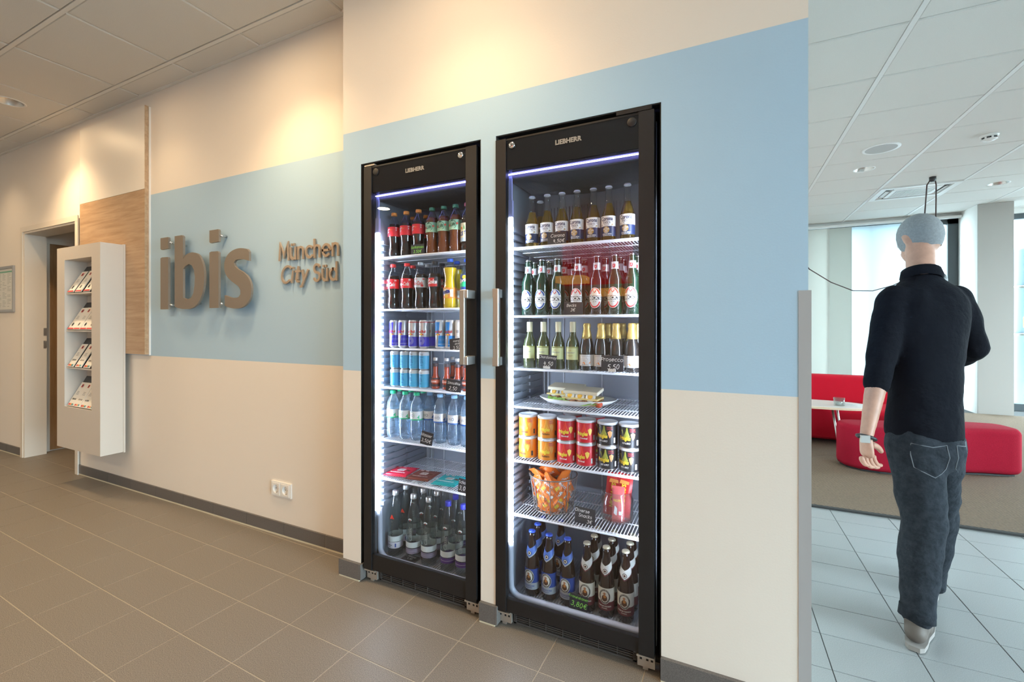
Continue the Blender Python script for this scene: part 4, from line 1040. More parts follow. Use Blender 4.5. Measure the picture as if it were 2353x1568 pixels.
K['tor'] = tub(('orange', (.74, .23, .015), PBLK, M('amber_print', (.70, .34, .06), .4), M('light_orange_print', (.80, .34, .04), .4)), 'PAPRIKA')
K['tred'] = tub(('red', (.62, .012, .025), PWHT, M('crisp_yellow_print', (.88, .60, .10), .4), M('brighter_red_print', (.75, .05, .03), .4)), 'Original')
K['tblk'] = tub(('black', (.015, .014, .015), PWHT, M('flame_orange_print', (.75, .30, .10), .4), M('lime_glow_print', (.35, .36, .06), .4)), 'HOT & SPICY')

ORD = ['first', 'second', 'third', 'fourth', 'fifth', 'sixth', 'seventh', 'eighth', 'ninth', 'tenth', 'eleventh', 'twelfth']
_used = set()
def put(kind, x, Y, z, label, group, rz=None, ry=0):
    src = K[kind]
    if rz is None: rz = random.uniform(-.35, .35)
    # the print faces the front of the shelf, turned a little to either side
    if kind not in _used:
        _used.add(kind); src.location = (x, Y, z); src.rotation_euler = (0, 0, rz); src['label'] = label; src['group'] = group; return src
    return dup(src, (x, Y, z), rz, label, group)
def row(kind, pxs, Y, z, desc, where, group, rz=None, yj=0.0):
    for i, px in enumerate(pxs):
        n = '' if len(pxs) == 1 else (', %s from left' % ORD[i])
        put(kind, wx(px, Y), Y+random.uniform(-yj, yj), z, desc+n+', '+where, group, rz)
F1, F2, F3, F4, F5 = 1.722, 1.785, 1.855, 1.925, 1.99
LT = 'left fridge '; RT = 'right fridge '
fc = math.radians(12)
# left refrigerator
g = 'soda bottles on the top shelf of the left fridge'
row('mix', (906, 934, 962), F1, SHELF_L[0], 'cola-mix bottle with orange cap and red label', 'front row, top shelf', g, rz=-.25)
row('lift', (993, 1020, 1047), F1, SHELF_L[0], 'apple soda bottle with green cap and mint label', 'top shelf', g, rz=.1)
row('tea', (1074,), F1, SHELF_L[0], 'iced tea bottle with pink cap and cream label, right end of top shelf', 'left fridge', g, rz=0)
row('mix', (949, 979), 1.83, SHELF_L[0], 'orange-capped cola-mix bottle', 'half hidden in second row, top shelf', g)
g = 'soda bottles on the second shelf of the left fridge'
row('coke', (903.5, 935.5), F1, SHELF_L[1], 'cola bottle with red cap and red label', 'front row, second shelf', g, rz=-.1)
row('light', (967,), F1, SHELF_L[1], 'cola bottle with silver cap and silver label', 'front row, second shelf', g, rz=-.1)
row('zero', (999,), F1, SHELF_L[1], 'cola bottle with black cap and red and black label', 'front row, second shelf', g, rz=0)
row('fanta', (1034.5,), F1, SHELF_L[1], 'yellow orange soda bottle with blue cap, in front', 'second shelf', g, rz=-.2)
row('sprite', (1073,), F1, SHELF_L[1], 'clear lemonade bottle with blue and green label', 'second shelf right end', g, rz=0)
row('coke', (949,), 1.80, SHELF_L[1], 'red-capped cola bottle half hidden in second row', 'second shelf', g)
row('light', (983,), 1.80, SHELF_L[1], 'silver-capped cola bottle half hidden in second row', 'second shelf', g)
row('zero', (1016,), 1.80, SHELF_L[1], 'black-capped cola bottle half hidden in second row', 'second shelf', g)
row('fanta', (1050,), 1.80, SHELF_L[1], 'yellow orange soda bottle half hidden in second row', 'second shelf', g)
g = 'energy drink cans on the third shelf of the left fridge'
row('eblue', (907, 927), F1-.01, SHELF_L[2], 'violet-blue and silver energy drink can', 'third shelf', g, rz=.1)
row('ezero', (950.5, 975), F1-.01, SHELF_L[2], 'silver energy drink can with red rim', 'front row, third shelf', g, rz=0)
row('ezero', (989.5,), 1.77, SHELF_L[2], 'red-rimmed silver energy drink can in second row', 'third shelf', g, rz=-.3)
row('elight', (1012.5, 1035.5), F1-.01, SHELF_L[2], 'sky-blue and silver energy drink can', 'third shelf', g, rz=.1)
row('ewhite', (1058,), F1-.01, SHELF_L[2], 'plain white energy drink can behind the door handle', 'third shelf', g, rz=0)
g = 'small blue cans stacked in pairs'
row('sblue', (909, 931.5, 952.5, 975), F1-.005, SHELF_L[3], 'small light blue drink can, lower of its pair', 'fourth shelf', g)
row('sblue', (909, 931.5, 952.5, 975), F1-.005, SHELF_L[3]+.0862, 'small light blue drink can, upper of its pair', 'fourth shelf', g)
g = 'smoothie bottles on the fourth shelf of the left fridge'
row('smoo', (1001, 1026.5, 1051.5, 1072), F1, SHELF_L[3], 'small red smoothie bottle with pale cap', 'front row, fourth shelf', g, rz=0)
row('smoo', (1041, 1063), 1.80, SHELF_L[3], 'small red smoothie bottle behind others', 'fourth shelf', g)
g = 'water bottles on the fifth shelf of the left fridge'
row('wgreen', (903.5, 931.5, 957.5), 1.73, SHELF_L[4], 'water bottle with green cap', 'front row, fifth shelf', g, rz=-.3)
row('wgreen', (918.5, 945, 973), 1.805, SHELF_L[4], 'water bottle with green cap', 'second row, fifth shelf', g, rz=-.3)
row('wgreen', (936, 960.5, 988), 1.88, SHELF_L[4], 'water bottle with green cap', 'third row, fifth shelf', g)
row('wblue', (987.5,), 1.765, SHELF_L[4], 'water bottle with pale blue cap next to the green caps', 'fifth shelf', g, rz=-.1)
row('wblue', (1011.5, 1044, 1073), 1.735, SHELF_L[4], 'water bottle with pale blue cap', 'front row, fifth shelf', g, rz=.05)
row('wblue', (1030, 1061), 1.815, SHELF_L[4], 'water bottle with pale blue cap', 'second row, fifth shelf', g)
row('wblue2', (1051, 1067), 1.89, SHELF_L[4], 'water bottle with strong blue cap', 'third row, fifth shelf', g)
g = 'mineral water bottles on the floor of the left fridge'
row('mred', (909,), 1.738, BASEZ, 'glass water bottle with red triangle, front row', 'left fridge floor', g, rz=.1)
row('mred', (932.5,), 1.82, BASEZ, 'glass water bottle with red triangle, second row', 'left fridge floor', g, rz=.1)
row('mclassic', (950.5, 985.5), 1.738, BASEZ, 'glass water bottle with silver cap and script', 'front row, left fridge floor', g, rz=.05)
row('mpurple', (1030, 1064.5), 1.738, BASEZ, 'glass water bottle with blue cap and purple band', 'front row, fridge floor', g, rz=.05)
row('mclassic', (973, 1004), 1.82, BASEZ, 'glass water bottle with silver cap and script', 'second row, left fridge floor', g, rz=.3)
row('mpurple', (1047,), 1.82, BASEZ, 'glass water bottle with blue cap, second row', 'left fridge floor', g, rz=.2)
row('mclassic', (953, 992, 1022.5), 1.905, BASEZ, 'glass water bottle with silver cap', 'back row, left fridge floor', g)
row('mpurple', (1061,), 1.905, BASEZ, 'glass water bottle with blue cap, back row', 'left fridge floor', g)
# right refrigerator
g = 'lager bottles on the top shelf of the right fridge'
row('corona', (1223, 1257.5, 1291.5, 1326, 1363.5, 1399, 1442), F1, SHELF_R[0], 'clear lager bottle with white and navy label', 'top shelf', g, rz=-.05)
row('corona', (1241.5,), 1.80, SHELF_R[0], 'clear lager bottle half hidden behind the others', 'top shelf of right fridge', g)
g = 'beer bottles on the second shelf of the right fridge'
row('beckb', (1214.5, 1246, 1281), F1, SHELF_R[1], 'green beer bottle with blue ringed oval label', 'front row', g, rz=-.05)
row('beckbr', (1328, 1371.5), F1, SHELF_R[1], 'brown beer bottle with red ringed oval label', 'front row', g, rz=-.05)
row('beckr', (1413, 1453), F1, SHELF_R[1], 'green beer bottle with red ringed oval label', 'front row', g, rz=-.05)
row('beckb', (1229, 1262), 1.79, SHELF_R[1], 'green beer bottle with blue ring', 'second row, second shelf', g)
row('beckbr', (1296, 1391), 1.79, SHELF_R[1], 'brown beer bottle', 'second row, second shelf', g)
row('beckr', (1343, 1425, 1466), 1.79, SHELF_R[1], 'green beer bottle with red ring', 'second row, second shelf', g)
row('beckb', (1239, 1271), 1.865, SHELF_R[1], 'green beer bottle with blue ring', 'third row, second shelf', g)
row('beckbr', (1304.5,), 1.865, SHELF_R[1], 'brown beer bottle', 'third row, second shelf', g)
row('beckr', (1317, 1432), 1.865, SHELF_R[1], 'green beer bottle with red ring', 'third row, second shelf', g)
g = 'small wine bottles on the third shelf of the right fridge'
row('wine', (1217.5, 1249, 1283, 1316.5), F1, SHELF_R[2], 'small white wine bottle with cream cap and lime label', 'third shelf', g, rz=-.12)
g = 'small sparkling wine bottles on the third shelf of the right fridge'
row('pros', (1348.5, 1381.5, 1415.5, 1452), F1, SHELF_R[2], 'small sparkling wine bottle with gold foil', 'front row, third shelf', g, rz=0)
row('pros', (1398, 1430.5, 1465), 1.80, SHELF_R[2], 'small sparkling wine bottle with gold foil', 'second row, third shelf', g)
g = 'crisp tubs stacked in pairs in the right fridge'
for lv, wd in ((0, 'lower'), (1, 'upper')):
    for kd, pxs, nm in (('tor', (1214, 1258), 'orange'), ('tred', (1302, 1346.5), 'red'), ('tblk', (1396, 1446.5), 'black')):
        for i, px in enumerate(pxs):
            put(kd, wx(px, 1.745), 1.745, SHELF_R[4]+.0915*lv, '%s crisp tub with milky lid, %s in the %s %s stack' % (nm, wd, 'left' if i == 0 else 'right', nm), g, rz=random.uniform(-.35, .15))
for i, px in enumerate((1316, 1368)):
    put('tred', wx(px, 1.86), 1.86, SHELF_R[4], '', g, rz=.1)['label'] = 'red crisp tub in the back row, lower one of the %s back stack' % ('left', 'right')[i]
    put('tred', wx(px, 1.86), 1.86, SHELF_R[4]+.0915, '', g, rz=-.1)['label'] = 'red crisp tub in the back row, upper one of the %s back stack' % ('left', 'right')[i]
g = 'wheat beer bottles on the floor of the right fridge'
row('fblue', (1223, 1262, 1304.5), 1.738, BASEZ, 'brown beer bottle with blue collar and label', 'front row, fridge floor', g, rz=-.1)
row('fbrown', (1349, 1393.5, 1438), 1.738, BASEZ, 'brown beer bottle with cream and maroon label', 'front row, fridge floor', g, rz=0)
row('fblue', (1236,), 1.81, BASEZ, 'blue-capped brown beer bottle in second row', 'right fridge floor', g, rz=-.2)
row('fbrown', (1366, 1406, 1448), 1.81, BASEZ, 'cream-collared brown beer bottle', 'second row, right fridge floor', g, rz=-.2)
row('fblue', (1246.5, 1289), 1.885, BASEZ, 'blue-capped brown beer bottle', 'third row, right fridge floor', g, rz=-.2)
row('fbrown', (1372, 1411, 1454), 1.885, BASEZ, 'cream-collared brown beer bottle', 'third row, right fridge floor', g, rz=-.2)

# ------------------------------------------------------------------ price boards
def board(x, Y, z, w, h, lines, label, mat=CHALK, tilt=.07, roll=0.0, flat=False, stand=False):
    T = thing('price_board', label, 'price board', (x, Y, z), 0, 'chalkboard price cards in the refrigerators')
    if flat: T.rotation_euler = (-math.radians(88), 0, roll)
    else: T.rotation_euler = (-tilt, roll, 0)
    bevel(MB().box(-w/2, 0, 0, w/2, .003, h).build('slate', [SLATE], T), .0006, 1)
    m = MB()
    for (t, cx, cz, ch, sh) in lines:
        s, wd = stroke_text(t, ch, ch*.13, .22, .16, None, .92, .05)
        m.add([(v[0]-wd/2+cx, -.0006, v[2]+cz-ch/2) for v in s.v], s.f)
    m.build('lettering', [mat], T)
    if stand: MB().box(-.014, -.006, -.001, .014, .006, .009).build('clip', [WPLAST], T)
    return T
yb = 1.672
board(wx(958.5, yb), yb, SHELF_L[0], .074, .048, [('Softdrinks', 0, .034, .011, 0), ('3,50€', .002, .014, .013, 0)], 'chalkboard price card reading Softdrinks in green', GCHALK)
board(wx(1049, yb)+.004, yb-.004, SHELF_L[2], .072, .052, [('energy-', .006, .041, .0085, 0), ('drinks', .008, .028, .0085, 0), ('3,50', .000, .011, .014, 0)], 'chalkboard price card for energy drinks, third shelf', CHALK, roll=-.12)
board(wx(1040.5, yb), yb, SHELF_L[3], .080, .054, [('Smoothie', .002, .039, .011, 0), ('2,50', .0, .016, .016, 0)], 'chalkboard price card reading Smoothie', CHALK, roll=.08)
board(wx(979, yb), yb-.003, SHELF_L[4], .066, .060, [('Wasser', -.003, .045, .013, 0), ('3,50€', .0, .020, .015, 0)], 'chalkboard price card reading Wasser', CHALK, roll=.14)
board(wx(1066, yb)+.012, yb-.004, SHELF_L[5], .082, .060, [('Schoko', -.012, .046, .012, 0), ('3,00€', -.004, .020, .017, 0)], 'chalkboard price card reading Schoko beside the chocolate bars', CHALK, roll=.05)
board(wx(933, 1.69), 1.693, BASEZ+.004, .080, .055, [('Mineral', 0, .042, .010, 0), ('4,50', 0, .024, .011, 0)], 'chalkboard price card lying flat on the left fridge floor', CHALK, flat=True, roll=-.05)
board(wx(1279, yb), yb, SHELF_R[0], .078, .050, [('Corona', .004, .036, .012, 0), ('4,50€', .010, .014, .013, 0)], 'blue-black chalkboard price card on the top shelf of right fridge', CHALK)
board(wx(1316.5, yb), yb, SHELF_R[1], .076, .050, [('Becks', -.006, .038, .0105, 0), ('3€', .0, .020, .012, 0)], 'chalkboard price card in front of green and brown beers', CHALK)
board(wx(1256.5, yb), yb, SHELF_R[2]+.004, .076, .054, [('Chardonnay', .0, .045, .0095, 0), ('4,50', .006, .020, .015, 0)], 'chalkboard price card on clip before the white wine', CHALK, roll=.06, stand=True)
board(wx(1407, yb), yb-.004, SHELF_R[2]+.004, .084, .060, [('Prosecco', 0, .045, .014, 0), ('5,50', .006, .018, .017, 0)], 'chalkboard price card on clip before the sparkling wine', CHALK, roll=.0, stand=True)
board(wx(1343, 1.70), 1.70, SHELF_R[5], .082, .062, [('Diverse', -.010, .050, .012, 0), ('Snacks', .002, .032, .012, 0), ('3€', .020, .012, .013, 0)], 'chalkboard price card reading Diverse Snacks between basket and jar', CHALK, roll=.04)
board(wx(1327, 1.682), 1.684, BASEZ+.006, .074, .064, [('Franziskaner', 0, .054, .0095, 0), ('3,80€', .004, .028, .018, 0)], 'chalkboard price card with green writing leaning on wheat beers', GCHALK, roll=.06)

# ------------------------------------------------------------------ chocolate bars
def choc(x, Y, z, rz, mat, txt, label, tilt=0):
    T = thing('chocolate_bar', label, 'chocolate', (x, Y, z), rz, 'square chocolate bars on the sixth shelf')
    T.rotation_euler = (tilt, 0, rz)
    m = MB(); s = .058
    m.prism([(-s, -s), (s, -s), (s, s), (-s, s)], .002, .013, 'z'); o = m.build('bar_wrapper', [mat], T); bevel(o, .004, 2)
    f = MB(); f.box(-s-.004, -s-.012, .006, s+.004, -s+.002, .0075); f.box(-s-.004, s-.002, .006, s+.004, s+.012, .0075); f.build('crimped_end', [mat], T)
    p = MB(); p.add([(-.022, -.008, .0135), (.016, -.008, .0135), (.016, .022, .0135), (-.022, .022, .0135)], [(0, 1, 2, 3)], 0)
    vs, fs, w_, h_ = text_mesh('Ritter', .02, 0); k = .011/.72; p.add([(-.003+a*k, .013+b*k, .0139) for a, b in vs], fs, 1)
    vs, fs, w_, h_ = text_mesh('SPORT', .03, 0); p.add([(-.003+a*k*.8, .001+b*k*.7, .0139) for a, b in vs], fs, 1)
    vs, fs, w_, h_ = text_mesh(txt, .03, 0); k = min(.012/.72, .085/w_); p.add([(-.004+a*k, -.032+b*k, .0139) for a, b in vs], fs, 0)
    for i in range(2): p.add([(-.045+.03*i, .040, .0136), (-.028+.03*i, .040, .0136), (-.028+.03*i, .052, .0136), (-.045+.03*i, .052, .0136)], [(0, 1, 2, 3)], 2)
    p.add([(.020, .0, .0136), (.044, -.006, .0136), (.048, .008, .0136), (.026, .016, .0136)], [(0, 1, 2, 3)], 1)
    p.build('print', [PWHT, PBRN, M('soft_pink_print', (.75, .60, .58), .5)], T)
yc = 1.765; zc = SHELF_L[5]
choc(-1.462, yc, zc, .15, M('crimson_wrapper', (.62, .012, .05), .3), 'MARZIPAN', 'red square chocolate bar, leftmost on the wire shelf')
choc(-1.325, yc, zc, .10, M('brown_wrapper', (.16, .035, .025), .3), 'TRAUBEN NUSS', 'brown square chocolate bar between the red and turquoise bars')
choc(-1.172, yc-.005, zc, .08, M('turquoise_wrapper', (.0, .42, .47), .3), 'PFEFFERMINZ', 'turquoise square chocolate bar right of the brown bar')
choc(-1.035, yc+.02, zc, .1, M('pale_blue_wrapper', (.12, .42, .60), .3), 'JOGHURT', 'blue square chocolate bar half hidden behind a price card')

# ------------------------------------------------------------------ plate of sandwiches
px_, py_, pz_ = -.562, 1.80, SHELF_R[3]
T = thing('oval_plate', 'white oval plate holding two sandwiches in the right fridge', 'plate', (px_, py_, pz_), 0)
pr = [(.0, .001), (.50, .0), (.60, .004), (.80, .010), (1.0, .030), (.985, .032), (.80, .016), (.55, .010), (0, .009)]
MB().lathe([(a*.165, z) for a, z in pr], 40, 0, (0, 0, 0), True, False, 1.0, .62).build('plate_dish', [M('white_porcelain', (.84, .85, .86), .18)], T)
BREAD = M('white_bread', (.80, .73, .56), .9, bump=(180, .4)); CRUST = M('bread_crust', (.66, .50, .26), .8)
EGGW = M('egg_white', (.86, .85, .80), .35); YOLK = M('egg_yolk', (.86, .48, .05), .5); LET = M('lettuce', (.34, .58, .12), .5, var=(60, .4)); MEAT = M('chicken_filling', (.42, .20, .10), .6, var=(90, .5)); CHS = M('cheese_slice', (.84, .68, .28), .5); TOM = M('tomato_slice', (.55, .08, .03), .35)
def sandwich(x, y, rz, label):
    S = thing('sandwich', label, 'sandwich', (x, y, pz_+.012), rz, 'sandwiches on the oval plate')
    L, Wd = .076, .038
    rnd = random.Random(int(x*1000))
    def slab(z0, z1, e): 
        return MB().prism([(-L+e, -Wd+e), (L-e, -Wd+e), (L-e*.3, -Wd*.2), (L-e, Wd), (-L+e, Wd), (-L+e*.3, -Wd*.2)], z0, z1, 'z')
    n = 40; vs = []; fs = []      # frilled lettuce hanging out below
    for i in range(n):
        a = 2*math.pi*i/n; r = 1+.14*rnd.random(); dz = rnd.uniform(-.002, .010); f = .5+.5*abs(math.sin(a))
        ca, sa = math.copysign(abs(math.cos(a))**.55, math.cos(a)), math.copysign(abs(math.sin(a))**.55, math.sin(a))
        vs += [(L*.9*ca, Wd*.85*sa, .013), (L*1.0*ca, Wd*1.0*sa, .013+rnd.uniform(0, .004)), (L*1.06*r*ca, Wd*1.16*r*sa, .002+dz)]
    vs.append((0, 0, .013))
    for i in range(n): j = (i+1) % n; fs += [(3*i, 3*i+1, 3*j+1, 3*j), (3*i+1, 3*i+2, 3*j+2, 3*j+1), (3*n, 3*i, 3*j)]
    MB().add(vs, fs).build('lettuce_leaf', [LET], S)
    bevel(slab(.0, .009, .004).build('bottom_slice', [CRUST], S), .002, 1)
    m = MB()
    for k in range(34): m.sphere((rnd.uniform(-L*.92, L*.92), rnd.choice((-1, 1))*Wd*rnd.uniform(.55, .98), .018+rnd.uniform(-.003, .004)), .0075, 0, 8, 5, 1.3, 1, .7)
    m.box(-L*.9, -Wd*.7, .011, L*.9, Wd*.7, .022)
    m.build('filling', [MEAT], S)['kind'] = 'stuff'
    bevel(slab(.023, .030, -.001).build('cheese', [CHS], S), .001, 1)
    for k in range(3):
        q = Matrix.Translation((-.044+.044*k, -Wd*.62, .033))@Euler((1.0, .05*(k-1), 0)).to_matrix().to_4x4()
        e = MB().lathe([(.0, 0), (.019, 0), (.021, .004), (.018, .008), (0, .0085)], 20, 0).xform(q).build('egg_slice', [EGGW], S)
        MB().lathe([(.011, .006), (.0105, .0095), (.006, .011), (0, .0115)], 14, 0).xform(q).build('yolk', [YOLK], e)
    MB().lathe([(.0, 0), (.014, 0), (.015, .003), (0, .004)], 14).xform(Matrix.Translation((L*1.05, -Wd*.75, .008))@Euler((.8, .2, 0)).to_matrix().to_4x4()).build('tomato_slice', [TOM], S)
    bevel(slab(.0, .014, .001).xform(Matrix.Translation((0, .006, .048))@Matrix.Rotation(.16, 4, 'X')).build('top_slice', [BREAD], S), .003, 2)
sandwich(px_-.060, py_+.036, -.10, 'egg and chicken sandwich at the back left of the oval plate')
sandwich(px_+.034, py_-.036, -.10, 'egg and chicken sandwich at the front right of the oval plate')

# ------------------------------------------------------------------ wire basket of snack bags
bxx, byy, bzz = wx(1272, 1.80), 1.80, SHELF_R[5]
T = thing('wire_basket', 'round wire mesh basket full of orange snack bags', 'basket', (bxx, byy, bzz))
GW = M('grey_basket_wire', (.28, .26, .25), .4, .7)
def br(z): return .082+.020*z/.145
m = MB()
for z, r in ((.003, .0022), (.145, .0026)): m.tube([(br(z)*math.cos(a), br(z)*math.sin(a), z) for a in [2*math.pi*k/32 for k in range(32)]], r, 6, 0, True)
for k in range(8):
    a = 2*math.pi*k/8+.2; m.tube([(br(z)*math.cos(a), br(z)*math.sin(a), z) for z in (.003, .145)], .0018, 6)
m.build('basket_frame', [GW], T)
m = MB()
for s in (-1, 1):
    for k in range(22):
        a0 = 2*math.pi*k/22
        m.tube([(br(z)*math.cos(a0+s*z*6.4), br(z)*math.sin(a0+s*z*6.4), z) for z in [.003+.142*i/6 for i in range(7)]], .0007, 4)
for k in range(5): 
    x = -.06+.03*k; h = math.sqrt(.080**2-x*x); m.tube([(x, -h, .003), (x, h, .003)], .0007, 4); m.tube([(-h, x, .003), (h, x, .003)], .0007, 4)
m.build('wire_mesh', [GW], T)['kind'] = 'stuff'
def bag_mesh(w, h, d, seed):
    rnd = random.Random(seed); n = 8; vs = []; fs = []; side = []
    for s in (1, -1):
        for j in range(n+1):
            for i in range(n+1):
                u, v = i/n*2-1, j/n*2-1
                e = max(0, (1-u*u)*(1-min(1, abs(v)*1.12)**2))**.5
                vs.append((u*w/2*(1-.05*(1-v*v)), s*d/2*e+rnd.uniform(-1, 1)*.0022*(e > .05), v*h/2))
    N = (n+1)**2
    for j in range(n):
        for i in range(n):
            a = j*(n+1)+i; fs.append((a, a+1, a+n+2, a+n+1)); fs.append((N+a, N+a+n+1, N+a+n+2, N+a+1))
    return vs, fs
def bag(name, label, w, h, d, loc, rot, seed, mats, group, txt, tmi=2):
    T = thing(name, label, 'snack bag', loc, 0, group); T.rotation_euler = rot
    vs, fs = bag_mesh(w, h, d, seed); MB().add(vs, fs, 0, True).build('bag_body', [mats[0]], T)
    p = MB()
    def lift(x, z): 
        u, v = x*2/w, z*2/h; return -(d/2*max(0, (1-u*u)*(1-min(1, abs(v)*1.12)**2))**.5+.0020)
    for sgn in (1, -1):
        k0 = len(p.v)
        q = [(-w*.32, -h*.28), (-w*.08, -h*.33), (-w*.02, -h*.10), (-w*.22, -h*.02)]; p.add([(x, lift(x, z), z) for x, z in q], [(0, 1, 2, 3)], 1)
        q = [(w*.10, -h*.30), (w*.32, -h*.30), (w*.32, -h*.18), (w*.10, -h*.18)]; p.add([(x, lift(x, z), z) for x, z in q], [(0, 1, 2, 3)], 3)
        v2, f2, tw, th = text_mesh(txt, .04, .1); k = min(w*.68/tw, h*.22/th)
        p.add([(a*k, lift(a*k, b*k+h*.14)-.0006, b*k+h*.14) for a, b in v2], f2, tmi)
        if sgn == -1:
            for i in range(k0, len(p.v)): x, y, z = p.v[i]; p.v[i] = (-x, -y, z)
    p.build('print', mats, T)['kind'] = 'stuff'
    c = MB(); c.box(-w/2, -.0012, h/2-.002, w/2, .0012, h/2+.007); c.box(-w/2, -.0012, -h/2-.007, w/2, .0012, -h/2+.002); c.build('crimped_end', [mats[0]], T)
OBAG = [M('orange_foil_bag', (.86, .21, .03), .32), PYEL, PWHT, M('bag_white_print', (.75, .73, .70), .5)]
rnd = random.Random(5)
POS = ('front', 'front right', 'right', 'back right', 'back', 'back left', 'left', 'front left')
LAY = ((.030, .050, 8, 'bottom'), (.066, .058, 8, 'lower middle'), (.102, .062, 8, 'upper middle'), (.134, .056, 6, 'top'), (.150, .020, 2, 'crown'))
bi = 0
for z, rr, n, nm in LAY:
    for k in range(n):
        st = 8//n if n != 6 else 1
        pos = POS[(k*st) % 8] if n != 6 else ('front', 'front right', 'back right', 'back', 'back left', 'front left')[k]
        a = -math.pi/2+2*math.pi*k/n
        x, y = rr*math.cos(a), rr*math.sin(a)
        flat = nm in ('top', 'crown')
        rot = (rnd.uniform(.35, .95) if flat else rnd.uniform(-.25, .25), rnd.uniform(-1.2, 1.2), a+math.pi/2+rnd.uniform(-.3, .3))
        bag('snack_bag', 'small orange snack bag in the wire basket, %s layer, %s' % (nm, pos), .066, .074 if not flat else .084, .024, (bxx+x, byy+y, bzz+z+.006), rot, bi, OBAG, 'orange snack bags in the wire basket', 'SNACK')
        bi += 1

# ------------------------------------------------------------------ glass jar with nut bags
jx, jy = wx(1418, 1.80), 1.80
T = thing('glass_jar', 'clear glass jar holding red nut snack bags', 'jar', (jx, jy, bzz))
MB().lathe([(.050, 0), (.060, .004), (.064, .020), (.064, .085), (.058, .100), (.056, .108), (.062, .118), (.062, .122), (.058, .121), (.053, .108), (.055, .100), (.061, .084), (.061, .022), (.056, .009), (0, .008)], 32).build('jar_body', [thin('jar_glass', (.94, .96, .96), 1.5, .02, .03, ex=2.6)], T)
RBAG = [M('red_foil_bag', (.66, .025, .03), .3), M('nut_orange_print', (.85, .35, .08), .4), PYEL, PWHT]
for i, (x, y, z, r, s, lb, tx) in enumerate(((-.020, .012, .095, (0.05, .12, .1), 1.0, 'left red nut bag with yellow lettering standing in the jar', "NICNAC'S"), (.026, .008, .098, (.08, .10, -.1), 1.02, 'right red nut bag with yellow lettering leaning in the jar', "NICNAC'S"), (.010, -.026, .072, (.06, .02, .0), .80, 'shorter pink and red nut bag at the front of the jar', 'NUTS'))):
    mt = RBAG if i < 2 else [M('pink_red_foil_bag', (.72, .14, .14), .3), PWHT, PYEL, PWHT]
    o0 = len(bpy.data.objects)
    bag('nut_bag', lb, .062*s, .165*s, .020, (jx+x, jy+y, bzz+z), (r[0], r[1], r[2]), 40+i, mt, 'nut bags in the glass jar', tx)
    if i < 2:       # lettering runs along the bag
        for c in bpy.data.objects:
            if c.parent and c.parent.get('label') == lb and c.name.startswith('print'):
                p = MB(); w_, h_, d_ = .062*s, .165*s, .020
                v2, f2, tw, th = text_mesh(tx, .05, .1); k = min(h_*.62/tw, w_*.38/th)
                lf = lambda x, z: -(d_/2*max(0, (1-(x*2/w_)**2)*(1-min(1, abs(z*2/h_)*1.12)**2))**.5+.003)
                p.add([(-b*k, lf(-b*k, a*k), a*k) for a, b in v2], f2, 0); p.xform(Matrix.Identity(4)); 
                p.add([(x, lf(x, z), z) for x, z in ((-.02, .050), (.018, .052), (.02, .064), (-.016, .066))], [(0, 1, 2, 3)], 1)
                c.data = p.mesh('print', [PYEL, M('nut_orange_print', (.85, .35, .08), .4)])

# ------------------------------------------------------------------ sign letters on the back wall
LI = [(-3.479, 1.675), (-3.46, 1.68), (-3.395, 1.678), (-3.385, 1.668), (-3.385, 1.326), (-3.479, 1.326)]
LD = [(-3.479, 1.812), (-3.39, 1.812), (-3.383, 1.803), (-3.383, 1.735), (-3.470, 1.732), (-3.479, 1.740)]
LB = [(-3.31, 1.811), (-3.227, 1.811), (-3.213, 1.800), (-3.213, 1.652), (-3.187, 1.676), (-3.139, 1.689), (-3.092, 1.687), (-3.046, 1.671), (-3.014, 1.639), (-2.992, 1.595), (-2.981, 1.546), (-2.983, 1.492), (-2.998, 1.430), (-3.023, 1.387), (-3.055, 1.355), (-3.102, 1.332), (-3.158, 1.323), (-3.225, 1.325), (-3.283, 1.334), (-3.31, 1.344), (-3.31, 1.52)]
LBI = [(-3.213, 1.520), (-3.213, 1.398), (-3.168, 1.387), (-3.125, 1.396), (-3.100, 1.425), (-3.087, 1.474), (-3.083, 1.529), (-3.092, 1.573), (-3.116, 1.605), (-3.149, 1.616), (-3.187, 1.606), (-3.213, 1.588)]
LS = [(-2.541, 1.599), (-2.542, 1.654), (-2.559, 1.670), (-2.618, 1.680), (-2.667, 1.678), (-2.716, 1.665), (-2.753, 1.641), (-2.774, 1.608), (-2.778, 1.567), (-2.762, 1.529), (-2.724, 1.496), (-2.675, 1.469), (-2.638, 1.449), (-2.622, 1.426), (-2.622, 1.404), (-2.638, 1.388), (-2.675, 1.384), (-2.724, 1.389), (-2.774, 1.402), (-2.772, 1.339), (-2.757, 1.331), (-2.691, 1.320), (-2.634, 1.320), (-2.586, 1.332), (-2.547, 1.358), (-2.525, 1.392), (-2.520, 1.437), (-2.533, 1.478), (-2.561, 1.512), (-2.602, 1.537), (-2.650, 1.558), (-2.677, 1.578), (-2.683, 1.597), (-2.667, 1.611), (-2.626, 1.614), (-2.586, 1.610)]
def smooth_poly(P, keep=()):
    out = []; n = len(P)
    for i in range(n):
        a, b, c, d = (Vector(P[(i+k) % n]) for k in (-1, 0, 1, 2))
        out.append(tuple(b))
        if (c-b).length > .02:
            ang = lambda p, q: p.angle(q) if p.length and q.length else 0
            if ang(b-a, c-b) < .7 and ang(c-b, d-c) < .7:
                for t in (.33, .67):
                    t2, t3 = t*t, t*t*t
                    out.append(tuple(.5*((2*b)+(-a+c)*t+(2*a-5*b+4*c-d)*t2+(-a+3*b-3*c+d)*t3)))
    return out
T = thing('hotel_sign', 'large taupe lower case letters i b i s standing off the blue wall', 'sign', (-3.0, D2, 1.5))
y0, y1 = -.050, -.037
sh = lambda P: [(x+3.0, z-1.5) for x, z in P]
